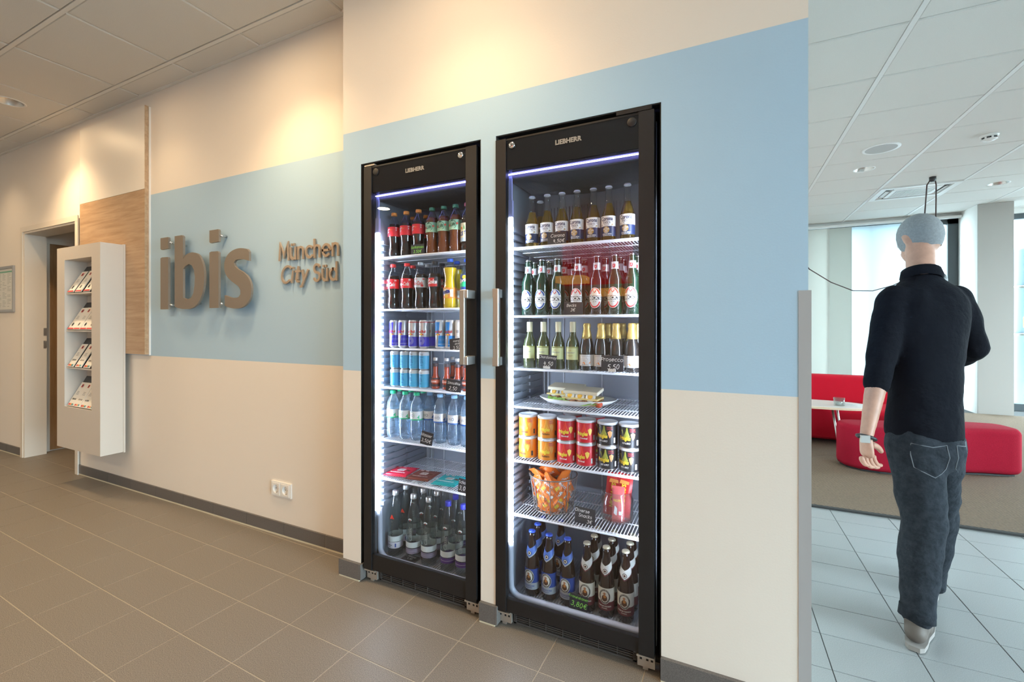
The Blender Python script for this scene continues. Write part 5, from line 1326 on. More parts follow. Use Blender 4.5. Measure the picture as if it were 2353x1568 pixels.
def letter(nm, polys):
    m = MB()
    for P in polys: m.prism(sh(P), y0, y1, 'y')
    return m.build(nm, [SIGN], T)
l1 = letter('letter_i', [LI, LD])
# b: stem and bowl meet along the right edge of the stem
STEM = [(-3.31, 1.811), (-3.227, 1.811), (-3.213, 1.800), (-3.213, 1.3245), (-3.225, 1.325), (-3.283, 1.334), (-3.31, 1.344)]
OUT = smooth_poly([(-3.213, 1.652), (-3.187, 1.676), (-3.139, 1.689), (-3.092, 1.687), (-3.046, 1.671), (-3.014, 1.639), (-2.992, 1.595), (-2.981, 1.546), (-2.983, 1.492), (-2.998, 1.430), (-3.023, 1.387), (-3.055, 1.355), (-3.102, 1.332), (-3.158, 1.323), (-3.213, 1.3245)])
INN = [(-3.213, 1.398), (-3.168, 1.387), (-3.125, 1.396), (-3.100, 1.425), (-3.087, 1.474), (-3.083, 1.529), (-3.092, 1.573), (-3.116, 1.605), (-3.149, 1.616), (-3.187, 1.606), (-3.213, 1.588)]
l2 = letter('letter_b', [STEM, OUT+INN])
dx = 0.551
l3 = letter('letter_i', [[(x+dx, z) for x, z in LI], [(x+dx, z+.002) for x, z in LD]])
l4 = letter('letter_s', [smooth_poly(LS)])
for l, pts in ((l1, ((-3.380, 1.775), (-3.380, 1.355))), (l3, ((-2.829, 1.775), (-2.829, 1.352))), (l2, ((-3.26, 1.75), (-3.1, 1.36))), (l4, ((-2.60, 1.66), (-2.70, 1.35)))):
    m = MB()
    for x, z in pts: m.lathe([(.0075, 0), (.0075, .045)], 10).xform(Matrix.Translation((x+3.0-.004, -.045 if l in (l1, l3) else -.035, z-1.5))@Matrix.Rotation(-math.pi/2, 4, 'X'), len(m.v)-20)
    m.build('standoff_pin', [CHROME], l)
T = thing('town_sign', 'small tan raised lettering in two lines right of the big letters', 'sign', (-2.335, D2, 1.46))
def sign_word(nm, t, x, z, h, w, shear, width):
    s, wd = stroke_text(t, h, w, shear, .13, .010); k = width/wd
    s.v = [(a*k, b, c) for a, b, c in s.v]
    s.build(nm, [SIGN2], T, (x+2.335, -.014, z-1.46))
sign_word('lettering_line', 'München', -2.325, 1.594, .092, .0135, 0, .485)
sign_word('lettering_line', 'City', -2.312, 1.463, .090, .0125, .20, .225)
sign_word('lettering_line', 'Süd', -2.045, 1.462, .088, .0135, .0, .192)

# ------------------------------------------------------------------ wall panel, leaflet cabinet, socket, picture
T = thing('wall_panel', 'tall white and oak veneer wall panel beside the big letters', 'wall panel', (-4.19, D2, 1.0))
MB().box(-.480, -.034, 1.187, .476, -.011, 1.780, 0).box(-.480, -.0345, 0, -.479, -.011, 1.78, 0).build('white_board', [M('gloss_white_board', (.80, .765, .71), .42)], T)
MB().box(-.480, -.034, .010, .476, -.011, 1.185).build('oak_board', [OAK], T)
MB().box(.4765, -.034, .010, .4785, -.011, 1.780).build('oak_edge', [OAK], T)
MB().box(-.480, -.010, .004, .476, 0, 1.776).box(.470, -.0105, .004, .486, 0, 1.776).build('back_plate', [WHITE], T)

cx0, cx1, cyf, cyb, cz0, cz1 = -4.640, -3.975, 1.566, 1.709, .290, 1.806
T = thing('leaflet_cabinet', 'white wall hung leaflet cabinet with four shelves in front of oak panel', 'cabinet', (cx0, cyf, cz0))
Wd, Dp, Hh = cx1-cx0, cyb-cyf, cz1-cz0
ox0, ox1, oz0, oz1 = .125, .540, .315, 1.420
m = MB(); m.box(0, 0, 0, Wd, .016, oz0); m.box(0, 0, oz1, Wd, .016, Hh); m.box(0, 0, oz0, ox0, .016, oz1); m.box(ox1, 0, oz0, Wd, .016, oz1)
m.box(0, .016, 0, .016, Dp, Hh); m.box(Wd-.016, .016, 0, Wd, Dp, Hh); m.box(.016, .016, 0, Wd-.016, Dp, .016); m.box(.016, .016, Hh-.016, Wd-.016, Dp, Hh); m.box(.016, Dp-.006, .016, Wd-.016, Dp, Hh-.016)
m.box(ox0-.012, .016, oz0-.03, ox0, Dp-.006, oz1+.012); m.box(ox1, .016, oz0-.03, ox1+.012, Dp-.006, oz1+.012); m.box(ox0, .016, oz1, ox1, Dp-.006, oz1+.012)
m.build('carcass', [M('cabinet_white', (.63, .585, .535), .5)], T)
MB().box(-.002, Dp-.010, -.004, Wd+.006, Dp+.001, Hh+.004).box(.10, Dp+.001, .05, Wd-.15, Dp+.0355, .60).build('back_plate', [M('cabinet_white', (.63, .585, .535), .5)], T)
szs = (oz0, oz0+.296, oz0+.575, oz0+.855)
GREY = M('anthracite_rest', (.07, .07, .075), .5)
for i, z in enumerate(szs):
    s = MB().box(ox0-.002, .010, z-.010, ox1+.002, Dp-.006, z).build('shelf', [M('cabinet_shelf', (.62, .60, .585), .5)], T)
    MB().add([(ox0, .018, z+.002), (ox1, .018, z+.002), (ox1, Dp-.012, z+.215), (ox0, Dp-.012, z+.215), (ox0, .022, z+.002), (ox1, .022, z+.002), (ox1, Dp-.008, z+.215), (ox0, Dp-.008, z+.215)],
             [(0, 1, 2, 3), (7, 6, 5, 4), (3, 2, 6, 7), (0, 4, 5, 1)]).build('leaflet_rest', [GREY], s)
SN_ = ('lowest', 'third', 'second', 'top')
for i, z in enumerate(szs):
    n = (4, 3, 4, 3)[i]
    for k in range(n):
        lw = .096; lh = .188
        x = ox0+.062+k*(.098 if n == 4 else .125); sl = math.atan2(.213, Dp-.030)
        L = thing('leaflet', 'white leaflet with red marks, %s from left on the %s cabinet shelf' % (ORD[k], SN_[i]), 'leaflet', (cx0+x, cyf+.012, cz0+z+.004), 0, 'leaflets in the white cabinet')
        L.rotation_euler = (-(math.pi/2-sl), 0, 0)
        MB().box(-lw/2, -.003-.002*(k % 2), 0, lw/2, -.0005, lh).build('leaflet_sheet', [PAPER], L)
        p = MB(); yy = -.0055
        if i >= 2: p.add([(-lw*.46, yy, .004), (lw*.46, yy, .004), (lw*.46, yy, .014), (-lw*.46, yy, .014)], [(0, 1, 2, 3)], 0); p.prism([(math.cos(a)*.010-.008, .045+math.sin(a)*.014) for a in [2*math.pi*q/10 for q in range(10)]], yy, yy+.0003, 'y', 1)
        else:
            for q, mi in enumerate((0, 3, 2)): p.add([(-.034+.024*q, yy, .006), (-.016+.024*q, yy, .006), (-.016+.024*q, yy, .020), (-.034+.024*q, yy, .020)], [(0, 1, 2, 3)], mi)
            for q in range(3): p.prism([(math.cos(a)*.005-.02+.02*q, .055+math.sin(a)*.007) for a in [2*math.pi*r/8 for r in range(8)]], yy, yy+.0003, 'y', 1)
        p.add([(-.012, yy, lh-.040), (.012, yy, lh-.040), (.012, yy, lh-.016), (-.012, yy, lh-.016)], [(0, 1, 2, 3)], 0)
        p.add([(-.006, yy-.0003, lh-.034), (.008, yy-.0003, lh-.034), (.008, yy-.0003, lh-.022), (-.006, yy-.0003, lh-.022)], [(0, 1, 2, 3)], 1)
        for q in range(3): p.add([(-.020, yy, .090+.010*q), (.020-.004*q, yy, .090+.010*q), (.020-.004*q, yy, .0935+.010*q), (-.020, yy, .0935+.010*q)], [(0, 1, 2, 3)], 4)
        p.build('print', [PRED, PBLK, M('teal_print', (.05, .35, .40), .5), PORG, PGRY], L)['kind'] = 'stuff'

T = thing('double_socket', 'white double power socket low on the cream wall', 'socket', (-2.317, D2, .268))
MB().box(-.083, -.010, .0345, .083, 0, .042).box(-.083, -.010, -.042, .083, 0, -.0345).box(-.083, -.010, -.0345, -.074, 0, .0345).box(.074, -.010, -.0345, .083, 0, .0345).box(-.005, -.010, -.0345, .005, 0, .0345).build('frame', [WPLAST], T)
for s in (-1, 1):
    m = MB(); a = .034
    ring = [(.024*math.cos(2*math.pi*k/24), .024*math.sin(2*math.pi*k/24)) for k in range(24)]
    sq = [(max(-a, min(a, 1.5*a*math.cos(2*math.pi*k/24))), max(-a, min(a, 1.5*a*math.sin(2*math.pi*k/24)))) for k in range(24)]
    vs = [(x, -.014, z) for x, z in sq]+[(x, -.014, z) for x, z in ring]+[(x, -.002, z) for x, z in ring]+[(x, -.009, z) for x, z in sq]
    m.add(vs, [(k, (k+1) % 24, 24+(k+1) % 24, 24+k) for k in range(24)]+[(24+k, 24+(k+1) % 24, 48+(k+1) % 24, 48+k) for k in range(24)]+[(72+k, 72+(k+1) % 24, (k+1) % 24, k) for k in range(24)]+[tuple(48+k for k in range(24))])
    o = m.build('outlet', [WPLAST], T, (s*.0395, 0, 0))
    h = MB()
    for q in (-.0095, .0095): h.lathe([(.0028, 0), (.0028, .0006), (0, .0006)], 10).xform(Matrix.Translation((q, -.0022, .0))@Matrix.Rotation(math.pi/2, 4, 'X'), len(h.v)-30)
    h.build('pin_hole', [PBLK], o); MB().box(-.003, -.010, .020, .003, -.003, .0235).box(-.003, -.010, -.0235, .003, -.003, -.020).build('earth_clip', [STEEL], o)

T = thing('notice_frame', 'silver framed notice on the cream wall at the far left', 'picture frame', (-6.245, D2, 1.345))
fw, fh = .215, .435
m = MB()
for a, b in (((-fw, 0), (-fw+.022, fh)), ((fw-.022, 0), (fw, fh)), ((-fw+.022, 0), (fw-.022, .022)), ((-fw+.022, fh-.022), (fw-.022, fh))): m.box(a[0], -.016, a[1], b[0], 0, b[1])
m.build('frame', [M('silver_frame', (.42, .41, .40), .35, .6)], T)
MB().box(-fw+.02, -.006, .02, fw-.02, -.004, fh-.02).build('sheet', [M('notice_paper', (.72, .72, .68), .6)], T)
p = MB(); rnd = random.Random(3)
p.add([(-fw+.05, -.0065, fh-.06), (fw-.05, -.0065, fh-.06), (fw-.05, -.0065, fh-.045), (-fw+.05, -.0065, fh-.045)], [(0, 1, 2, 3)], 1)
for r in range(24):
    for c in range(3):
        if rnd.random() < .75:
            x0 = -fw+.045+c*.112; x1 = x0+rnd.uniform(.04, .095); z = .05+r*.0135
            p.add([(x0, -.0065, z), (x1, -.0065, z), (x1, -.0065, z+.004), (x0, -.0065, z+.004)], [(0, 1, 2, 3)], 0)
p.build('print', [M('pale_grey_text', (.40, .42, .40), .6), M('green_heading', (.18, .42, .30), .6)], T)

# ------------------------------------------------------------------ ceiling fittings
def downlight(x, y, r, label, on=True, tint=(1, .85, .62), estr=2.5):
    T = thing('downlight', label, 'ceiling light', (x, y, CH))
    MB().lathe([(r*.86, .004), (r*.86, -.002), (r, -.003), (r*1.02, .003), (r, .004)], 28, caps=False).build('trim_ring', [WPLAST], T)
    MB().lathe([(r*.86, .0), (r*.72, .030), (r*.48, .055), (.001, .060)], 28, caps=False).build('reflector', [M('faceted_reflector', (.70, .68, .66), .25, .8)], T)
    MB().lathe([(r*.30, .040), (r*.30, .055)], 14).build('lamp', [EM('warm_lamp', tint, estr)], T)
downlight(-4.77, 1.35, .088, 'round recessed downlight in the left ceiling')
downlight(1.316, 5.865, .098, 'round recessed downlight below the ceiling loudspeaker', tint=(1, .95, .85), estr=1.0)
downlight(2.86, 7.125, .098, 'round recessed downlight right of the air conditioning unit', tint=(1, .95, .85), estr=1.0)
T = thing('ceiling_loudspeaker', 'flat round ceiling loudspeaker with pale grey grille', 'loudspeaker', (1.304, 5.238, CH))
MB().lathe([(.145, .004), (.145, -.004), (.138, -.007), (.120, -.006)], 36, caps=False).build('trim_ring', [WPLAST], T)
MB().lathe([(.121, -.0055), (.001, -.0055)], 36, caps=False).build('grille', [M('grey_speaker_grille', (.48, .48, .47), .7, bump=(700, .6))], T)
T = thing('smoke_detector', 'white smoke detector with dark slots on the lobby ceiling', 'smoke detector', (2.061, 5.281, CH))
MB().lathe([(.062, 0), (.062, -.008), (.058, -.010), (.058, -.022)][::-1], 24).build('base', [WPLAST], T)
MB().lathe([(.050, -.036), (.054, -.022)], 24, caps=False).build('slot_band', [PBLK], T)
m = MB().lathe([(.001, -.056), (.016, -.055), (.018, -.050), (.040, -.046), (.052, -.038), (.050, -.035)], 24)
for k in range(8):
    a = 2*math.pi*k/8; m.obox((.054*math.cos(a), .054*math.sin(a), -.029), (.006, .012, .016), (0, 0, a))
m.build('sensor_head', [WPLAST], T)
T = thing('air_conditioning_cassette', 'square white ceiling air conditioning cassette with central grille', 'air conditioner', (2.0675, 7.085, CH))
m = MB(); a, b = .372, .300
for (x0, yy0, x1, yy1) in ((-a+.06, -b, a-.06, -b+.055), (-a+.06, b-.055, a-.06, b), (-a, -b, -a+.06, b), (a-.06, -b, a, b), (-.20, -.185, .20, -.16), (-.20, .16, .20, .185), (-.235, -.185, -.20, .185), (.20, -.185, .235, .185)): m.box(x0, yy0, -.014, x1, yy1, .01)
m.box(-a+.001, -b+.001, .0105, a-.001, b-.001, .02)
m.build('panel', [M('ac_white', (.80, .80, .79), .4)], T)
m = MB()
for s in (-1, 1):
    m.box(-.24, s*.215-.022, -.006, .24, s*.215+.022, -.002); m.box(s*.275-.022, -.15, -.006, s*.275+.022, .15, -.002)
m.build('air_slot', [M('dark_air_slot', (.10, .09, .085), .6)], T)
for s in (-1, 1):
    MB().obox((0, s*.215, -.010), (.46, .034, .004), (s*.35, 0, 0)).build('louvre_flap', [M('ac_white', (.80, .80, .79), .4)], T)
    MB().obox((s*.275, 0, -.010), (.034, .28, .004), (0, -s*.35, 0)).build('louvre_flap', [M('ac_white', (.80, .80, .79), .4)], T)
m = MB()
for k in range(22): x = -.195+k*.0186; m.box(x-.0035, -.16, -.012, x+.0035, .16, -.006)
for k in range(12): yv = -.15+k*.027; m.box(-.2, yv-.003, -.0115, .2, yv+.003, -.0065)
m.build('intake_grille', [M('ac_white', (.80, .80, .79), .4)], T); MB().box(-.2, -.16, -.005, .2, .16, -.003).build('filter', [M('dark_filter', (.16, .16, .15), .8)], T)

# ------------------------------------------------------------------ pendant lamp on a looped cord
T = thing('pendant_lamp', 'black dome pendant lamp hanging on a looped dark cord behind the person', 'lamp', (2.075, 6.50, 1.70))
MB().lathe([(.125, 0), (.122, .03), (.105, .075), (.070, .108), (.030, .120), (.001, .122)], 28, caps=False).lathe([(.001, .118), (.068, .104), (.102, .073), (.119, .03), (.122, 0)], 28, caps=False).build('lamp_shade', [M('black_lamp_shade', (.012, .012, .014), .35)], T)
MB().lathe([(.030, 1.17), (.030, 1.135), (.018, 1.115)][::-1], 16).build('ceiling_hook', [PBLK], T)
CORD = M('brown_black_cord', (.045, .02, .018), .6)
MB().tube([(-.118, -.045, .10), (-.10, -.038, .40), (-.055, -.02, 1.08), (-.028, -.01, 1.128)], .0065, 6).build('cord', [CORD], T)
MB().tube([(.020, .012, .115), (.030, .014, .50), (.034, .012, 1.08), (.024, .006, 1.128)], .0065, 6).build('cord', [CORD], T)
pts = [(-1.75, -.85, 1.17), (-1.62, -.78, .75), (-1.24, -.593, .144), (-1.02, -.49, -.005), (-.80, -.38, -.098), (-.60, -.285, -.10), (-.40, -.19, -.04), (-.22, -.10, .05), (-.118, -.045, .10)]
MB().tube(pts, .0055, 6).build('cord', [CORD], T)

# ------------------------------------------------------------------ lobby furniture
def soft(name, poly, z0, z1, parent, mat=RED, w=.05, seg=4):
    o = MB().prism(poly, z0, z1, 'z').build(name, [mat], parent)
    bevel(o, w, seg)
    for p in o.data.polygons: p.use_smooth = True
    return o
T = thing('sofa', 'red upholstered sofa with low back along the lobby window', 'sofa', (.35, 5.46, 0))
soft('seat', [(0, 0), (1.45, 0), (1.45, .62), (0, .62)], .05, .38, T)
soft('backrest', [(0, .55), (1.45, .55), (1.45, .78), (0, .78)], .05, .655, T)
m = MB()
for x in (.1, 1.35):
    for yv in (.08, .68): m.box(x-.02, yv-.02, 0.0105, x+.02, yv+.02, .055)
m.build('foot', [PBLK], T)
T = thing('ottoman', 'long curved red upholstered bench on the brown carpet', 'ottoman', (.865, 4.5, 0))
arcp = [(0, .24), (.03, .13), (.12, .055), (.25, .03), (.38, .04), (.52, .10), (.68, .20), (.86, .30), (1.02, .355), (1.17, .385), (1.25, .42), (1.27, .50), (1.24, .64), (1.18, .70), (1.0, .69), (.75, .62), (.5, .50), (.28, .41), (.12, .38), (.03, .34)]
soft('cushion_body', arcp, .022, .385, T, M('crimson_wool', (.30, .008, .024), .95, spec=.15, bump=(500, .5), var=(300, .2)), w=.045)
MB().prism([(x*.94+.03, y*.94+.03) for x, y in arcp], .0125, .024, 'z').build('plinth', [PBLK], T)

T = thing('coffee_table', 'low oval coffee table with pale wood edge and thin steel legs', 'table', (.74, 5.19, -.032))
ov = [(.49*(abs(math.cos(a))**.8)*math.copysign(1, math.cos(a)), .23*(abs(math.sin(a))**.8)*math.copysign(1, math.sin(a))) for a in [2*math.pi*k/48 for k in range(48)]]
MB().prism(ov, .470, .490, 'z').build('table_edge', [TABLEW], T)
MB().prism([(x*.985, y*.985) for x, y in ov], .490, .4925, 'z').build('table_top', [M('cream_laminate', (.74, .70, .64), .3)], T)
for x, yv in ((-.30, -.14), (.16, -.12), (-.30, .14), (.24, .15)):
    MB().tube([(x, yv, .471), (x*1.25+.01, yv*1.45, .044)], .010, 8).build('leg', [STEEL], T)
T = thing('tealight_glass', 'small clear glass tealight holder on the coffee table', 'glass', (wx(1928, 5.12), 5.12, .4605))
MB().lathe([(.040, 0), (.042, .002), (.046, .072), (.043, .072), (.038, .012), (0, .012)], 24).build('glass_body', [thin('holder_glass', (.84, .87, .86), 1.5, .03, .03)], T)
MB().lathe([(.019, .0125), (.019, .026), (0, .026)], 16).build('tealight', [WPLAST], T)
for i, (x, yv, rz, lb) in enumerate(((.62, 5.12, .2, 'printed paper menu lying on the coffee table by the wall end'), (1.06, 5.20, -.3, 'printed paper menu lying on the coffee table right of the tealight'))):
    T = thing('menu_sheet', lb, 'paper', (x, yv, .4607), rz)
    MB().box(-.10, -.07, 0, .10, .07, .0015).build('sheet', [PAPER], T)
    p = MB()
    for k in range(6): p.add([(-.085, -.055+.018*k, .0019), (.06-.02*(k % 3), -.055+.018*k, .0019), (.06-.02*(k % 3), -.049+.018*k, .0019), (-.085, -.049+.018*k, .0019)], [(0, 1, 2, 3)])
    p.build('print', [PGRY], T)

# things behind the camera, seen mirrored in the right refrigerator door
T = thing('red_wall_board', 'large red wall board with added glow behind the camera, mirrored in the fridge door', 'wall board', (-2.05, -4.5, 1.93))
bx('board', [M('glowing_red_board', (.50, .02, .02), .6, emit=(1, .04, .05), estr=1.7)], (-.62, .0, .0), (.62, .05, .75), T)  # glow added so the board's reflection shows in the door
for i, (x, z) in enumerate(((-2.35, 1.93), (-1.72, 1.70))):
    T = thing('hanging_lamp', 'orange box lamp hanging %s before the red board' % ('higher', 'lower')[i], 'lamp', (x, -4.05, z), 0)
    bx('lamp_box', [M('orange_lamp_shade', (.9, .42, .10), .5, emit=(1, .42, .08), estr=5.0)], (-.24, -.20, 0), (.24, .20, .11), T)
    MB().tube([(0, 0, .11), (0, 0, CH-z)], .004, 6).build('cord', [PBLK], T)

# ------------------------------------------------------------------ THE WALKING PERSON (seen from behind)
def skin_mesh(nodes_, edges, levels=2, root=0):
    """nodes_: list of (Vector, rx, ry); grows one smooth surface with the Skin modifier"""
    me = bpy.data.meshes.new('skin'); bm = bmesh.new(); lay = bm.verts.layers.skin.verify()
    V = []
    for i, (p, rx, ry) in enumerate(nodes_):
        v = bm.verts.new(p); v[lay].radius = (rx, ry); v[lay].use_root = (i == root); V.append(v)
    for a, b_ in edges: bm.edges.new((V[a], V[b_]))
    bm.to_mesh(me); bm.free()
    o = bpy.data.objects.new('skin', me); COL.objects.link(o)
    s = o.modifiers.new('skin', 'SKIN'); s.use_smooth_shade = True; s.branch_smoothing = .6
    u = o.modifiers.new('sub', 'SUBSURF'); u.levels = levels; u.render_levels = levels
    dg = bpy.context.evaluated_depsgraph_get(); out = bpy.data.meshes.new_from_object(o.evaluated_get(dg))
    bpy.data.objects.remove(o); bpy.data.meshes.remove(me)
    for p in out.polygons: p.use_smooth = True
    return out
SKINM = M('skin', (.50, .27, .19), .5, var=(30, .08))
SHIRT = M('black_navy_polo', (.007, .0075, .011), .9, spec=.08, bump=(60, .3, .01))
JEANS = M('dark_grey_jeans', (.026, .030, .037), .9, spec=.1, bump=(45, .4, .012), var=(40, .25))
SHOE = M('brown_grey_shoe', (.12, .095, .08), .6); SOLE = M('pale_sole', (.32, .29, .27), .7)
HAIR = M('short_grey_hair', (.26, .27, .28), .8, bump=(140, .5, .003), var=(120, .12))
fl0 = at(2100, 1500, 1.70)
J = dict(pel=at(2122, 985, 1.80), wst=at(2122, 905, 1.81), tor=at(2122, 815, 1.83), che=at(2124, 730, 1.85), upb=at(2122, 672, 1.87), nek=at(2116, 628, 1.90), hd0=at(2113, 585, 1.94), hd1=at(2113, 545, 1.965),
         lsh=at(2048, 692, 1.86), lel=at(2020, 850, 1.80), lwr=at(1990, 1008, 1.74),
         rsh=at(2200, 692, 1.88), rel=at(2238, 800, 1.86), rwr=at(2188, 835, 2.06),
         lhp=at(2100, 1010, 1.79), lkn=at(2122, 1200, 1.74), lan=at(2106, 1425, 1.70),
         rhp=at(2148, 1010, 1.83), rkn=at(2152, 1185, 1.93), ran=at(2134, 1345, 2.0))
P0 = Vector((J['pel'].x, J['pel'].y, 0))
person = thing('person', 'person walking away in black shirt and dark grey jeans, head bowed, short grey hair', 'person', P0)
L = lambda k: J[k]-P0
mid = lambda a, b, t: a+(b-a)*t
def loft(rings, n=24):
    """rings: (centre, right radius, depth radius, right axis, depth axis) -> closed tube"""
    vs = []; fs = []
    for c, rx, ry, ax, ay in rings:
        for k in range(n):
            g = 2*math.pi*k/n; vs.append(c+ax*(rx*math.cos(g))+ay*(ry*math.sin(g)))
    m = len(rings)
    for i in range(m-1):
        for k in range(n): k2 = (k+1) % n; fs.append((i*n+k, i*n+k2, (i+1)*n+k2, (i+1)*n+k))
    fs += [tuple(range(n))[::-1], tuple((m-1)*n+k for k in range(n))]
    return vs, fs
def limb(pts):
    """tapered limb through (point, radius) with round ends, as chained spheres hulls"""
    mb = MB(); P = []
    for (p, r), (q, s_) in zip(pts, pts[1:]):
        for i in range(6): t = i/6; P.append((p+(q-p)*t, r+(s_-r)*t))
    P.append(pts[-1])
    mb.tube([p for p, r in P], [r for p, r in P], 20)
    for p, r in (pts[0], pts[-1]): mb.sphere(p, r, 0, 16, 10)
    for p, r in pts[1:-1]: mb.sphere(p, r, 0, 16, 10)
    return mb
def fuse(name, pieces, mat, voxel=.009, smooth=6, parent=None, noise=None):
    """join overlapping volumes into one continuous skin"""
    mb = MB()
    for p in pieces: mb.add(p.v if isinstance(p, MB) else p[0], p.f if isinstance(p, MB) else p[1])
    me = bpy.data.meshes.new(name); me.from_pydata(mb.v, [], mb.f)
    o = bpy.data.objects.new(name, me); COL.objects.link(o)
    r = o.modifiers.new('r', 'REMESH'); r.mode = 'VOXEL'; r.voxel_size = voxel
    k = o.modifiers.new('s', 'SMOOTH'); k.iterations = smooth; k.factor = .5
    if noise:
        tx = bpy.data.textures.new(name+'_folds', 'CLOUDS'); tx.noise_scale = noise[0]; tx.noise_depth = 1
        d = o.modifiers.new('d', 'DISPLACE'); d.texture = tx; d.strength = noise[1]; d.mid_level = .5; d.texture_coords = 'LOCAL'
    dg = bpy.context.evaluated_depsgraph_get(); out = bpy.data.meshes.new_from_object(o.evaluated_get(dg))
    bpy.data.objects.remove(o); bpy.data.meshes.remove(me)
    for p in out.polygons: p.use_smooth = True
    out.materials.clear(); out.materials.append(mat)
    q = bpy.data.objects.new(name, out); COL.objects.link(q); q.parent = parent
    return q
AX = (L('rsh')-L('lsh')); AX.z = 0; AX.normalize(); AY = Vector((-AX.y, AX.x, 0))
def torso_rings(g):
    up = L('upb')
    return [(L('pel')+Vector((0, 0, -.085)), .112+g, .098+g, AX, AY), (L('pel'), .130+g, .104+g, AX, AY), (L('wst'), .120+g, .096+g, AX, AY), (L('tor'), .134+g, .106+g, AX, AY), (L('che'), .160+g, .112+g, AX, AY),
            (up+Vector((0, 0, -.028)), .165+g, .100+g, AX, AY), (up+Vector((0, 0, .012)), .125+g, .080+g, AX, AY), (mid(up, L('nek'), .55), .075+g, .064+g, AX, AY), (mid(up, L('nek'), .95), .053+g, .054+g, AX, AY)]
def arm(s, g, end=1.0, hang=0):
    a = [(L(s+'sh')+AX*(.018 if s == 'l' else -.018), .058+g), (mid(L(s+'sh'), L(s+'el'), .45), .048+g), (L(s+'el'), .040+g)]
    if end >= 1: a += [(mid(L(s+'el'), L(s+'wr'), .35), .038+g), (L(s+'wr'), .025+g)]
    else: a += [(mid(L(s+'el'), L(s+'wr'), end), .036+g)]
    return limb(a)
def leg(s, g, e=1.0):
    a = [(L(s+'hp')+Vector((0, 0, -.02)), .082+g), (mid(L(s+'hp'), L(s+'kn'), .5), .066+g), (L(s+'kn'), .056+g), (mid(L(s+'kn'), L(s+'an'), .33), .054+g)]
    a += [(L(s+'an'), .036+g)] if e >= 1 else [(mid(L(s+'kn'), L(s+'an'), .70), .044+g), (mid(L(s+'kn'), L(s+'an'), e), .040+g)]
    return limb(a)
HC = L('hd1')
head = MB().sphere((0, 0, 0), .075, 0, 24, 16, .90, 1.10, 1.22).sphere((0, .055, -.045), .055, 0, 16, 10, .85, .9, 1.0).sphere((0, .100, -.015), .016, 0, 10, 8, .8, 1, 1.4)
for sg in (-1, 1): head.sphere((sg*.069, .002, -.012), .020, 0, 10, 8, .5, .8, 1.5)
HEADM = Matrix.Translation(HC)@Matrix.Rotation(math.atan2(-AX.y, AX.x)*-1, 4, 'Z')@Matrix.Rotation(math.radians(-34), 4, 'X')
head.xform(HEADM)
neck = limb([(L('upb'), .058), (L('nek'), .049), (mid(L('nek'), L('hd1'), .6), .050)])
fuse('body', [loft(torso_rings(-.012)), arm('l', -.003), arm('r', -.003), leg('l', -.002), leg('r', -.002), neck, head], SKINM, .010, 4, person)
# hands: palm, four bent fingers of unequal length, a thumb from the side of the palm
def hand(wr, d, side, across, curl, label):
    """wr wrist, d direction of the hand, across = direction from index to little finger side, curl = direction fingers bend"""
    d = d.normalized(); across = across.normalized(); curl = curl.normalized()
    N = []; E = []
    def add(p, r, par=None, ry=None):
        N.append((p, r, ry or r)); i = len(N)-1
        if par is not None: E.append((par, i))
        return i
    w0 = add(wr-d*.012, .024, None, .020); pc = add(wr+d*.045, .034, w0, .016); pk = add(wr+d*.078, .036, pc, .014)
    out = skin_mesh(N, E, 2)
    objs = [out]
    for k, (ln, off) in enumerate(((.070, -.030), (.080, -.010), (.074, .011), (.058, .030))):
        b0 = wr+d*.066+across*off; s1 = b0+d*ln*.34+curl*ln*.05; s2 = s1+d*ln*.42+curl*ln*.26; s3 = s2+d*ln*.16+curl*ln*.34
        objs.append(skin_mesh([(b0, .0105, .0105), (s1, .0098, .0098), (s2, .0088, .0088), (s3, .0074, .0074)], [(0, 1), (1, 2), (2, 3)], 2))
    t0 = wr+d*.022-across*.022; t1 = t0-across*.026+d*.022+curl*.012; t2 = t1+d*.030-across*.006+curl*.014
    objs.append(skin_mesh([(t0, .014, .014), (t1, .0115, .0115), (t2, .0085, .0085)], [(0, 1), (1, 2)], 2))
    bm = bmesh.new()
    for me in objs: bm.from_mesh(me)
    me = bpy.data.meshes.new('hand'); bm.to_mesh(me); bm.free()
    for m_ in objs: bpy.data.meshes.remove(m_)
    for p in me.polygons: p.use_smooth = True
    me.materials.append(SKINM)
    o = bpy.data.objects.new('hand', me); COL.objects.link(o); o.parent = person
    return o
lw = L('lwr'); ld = (lw-L('lel')).normalized()
hand(lw, Vector((.06, .03, -1)), 'l', Vector((-.75, -.65, 0)), Vector((.55, .45, .35)), None)
rw = L('rwr'); rd = (rw-L('rel')).normalized()
hand(rw, rd+Vector((0, .1, .25)), 'r', Vector((.3, .5, -.6)), Vector((-.6, .2, .3)), None)
m = MB(); c0 = lw-ld*.004
a1 = ld.cross(Vector((1, 0, 0))).normalized(); a2 = ld.cross(a1).normalized()
m.tube([c0+(a1*.026+a2*0)*math.cos(g)+a2*.029*math.sin(g) for g in [2*math.pi*k/24 for k in range(24)]], .0065, 6, 0, True)
m.obox(c0+Vector((-.010, -.030, 0)), (.030, .010, .028), (0, 0, .2), 1)
m.build('wrist_watch', [PBLK, STEEL], person)
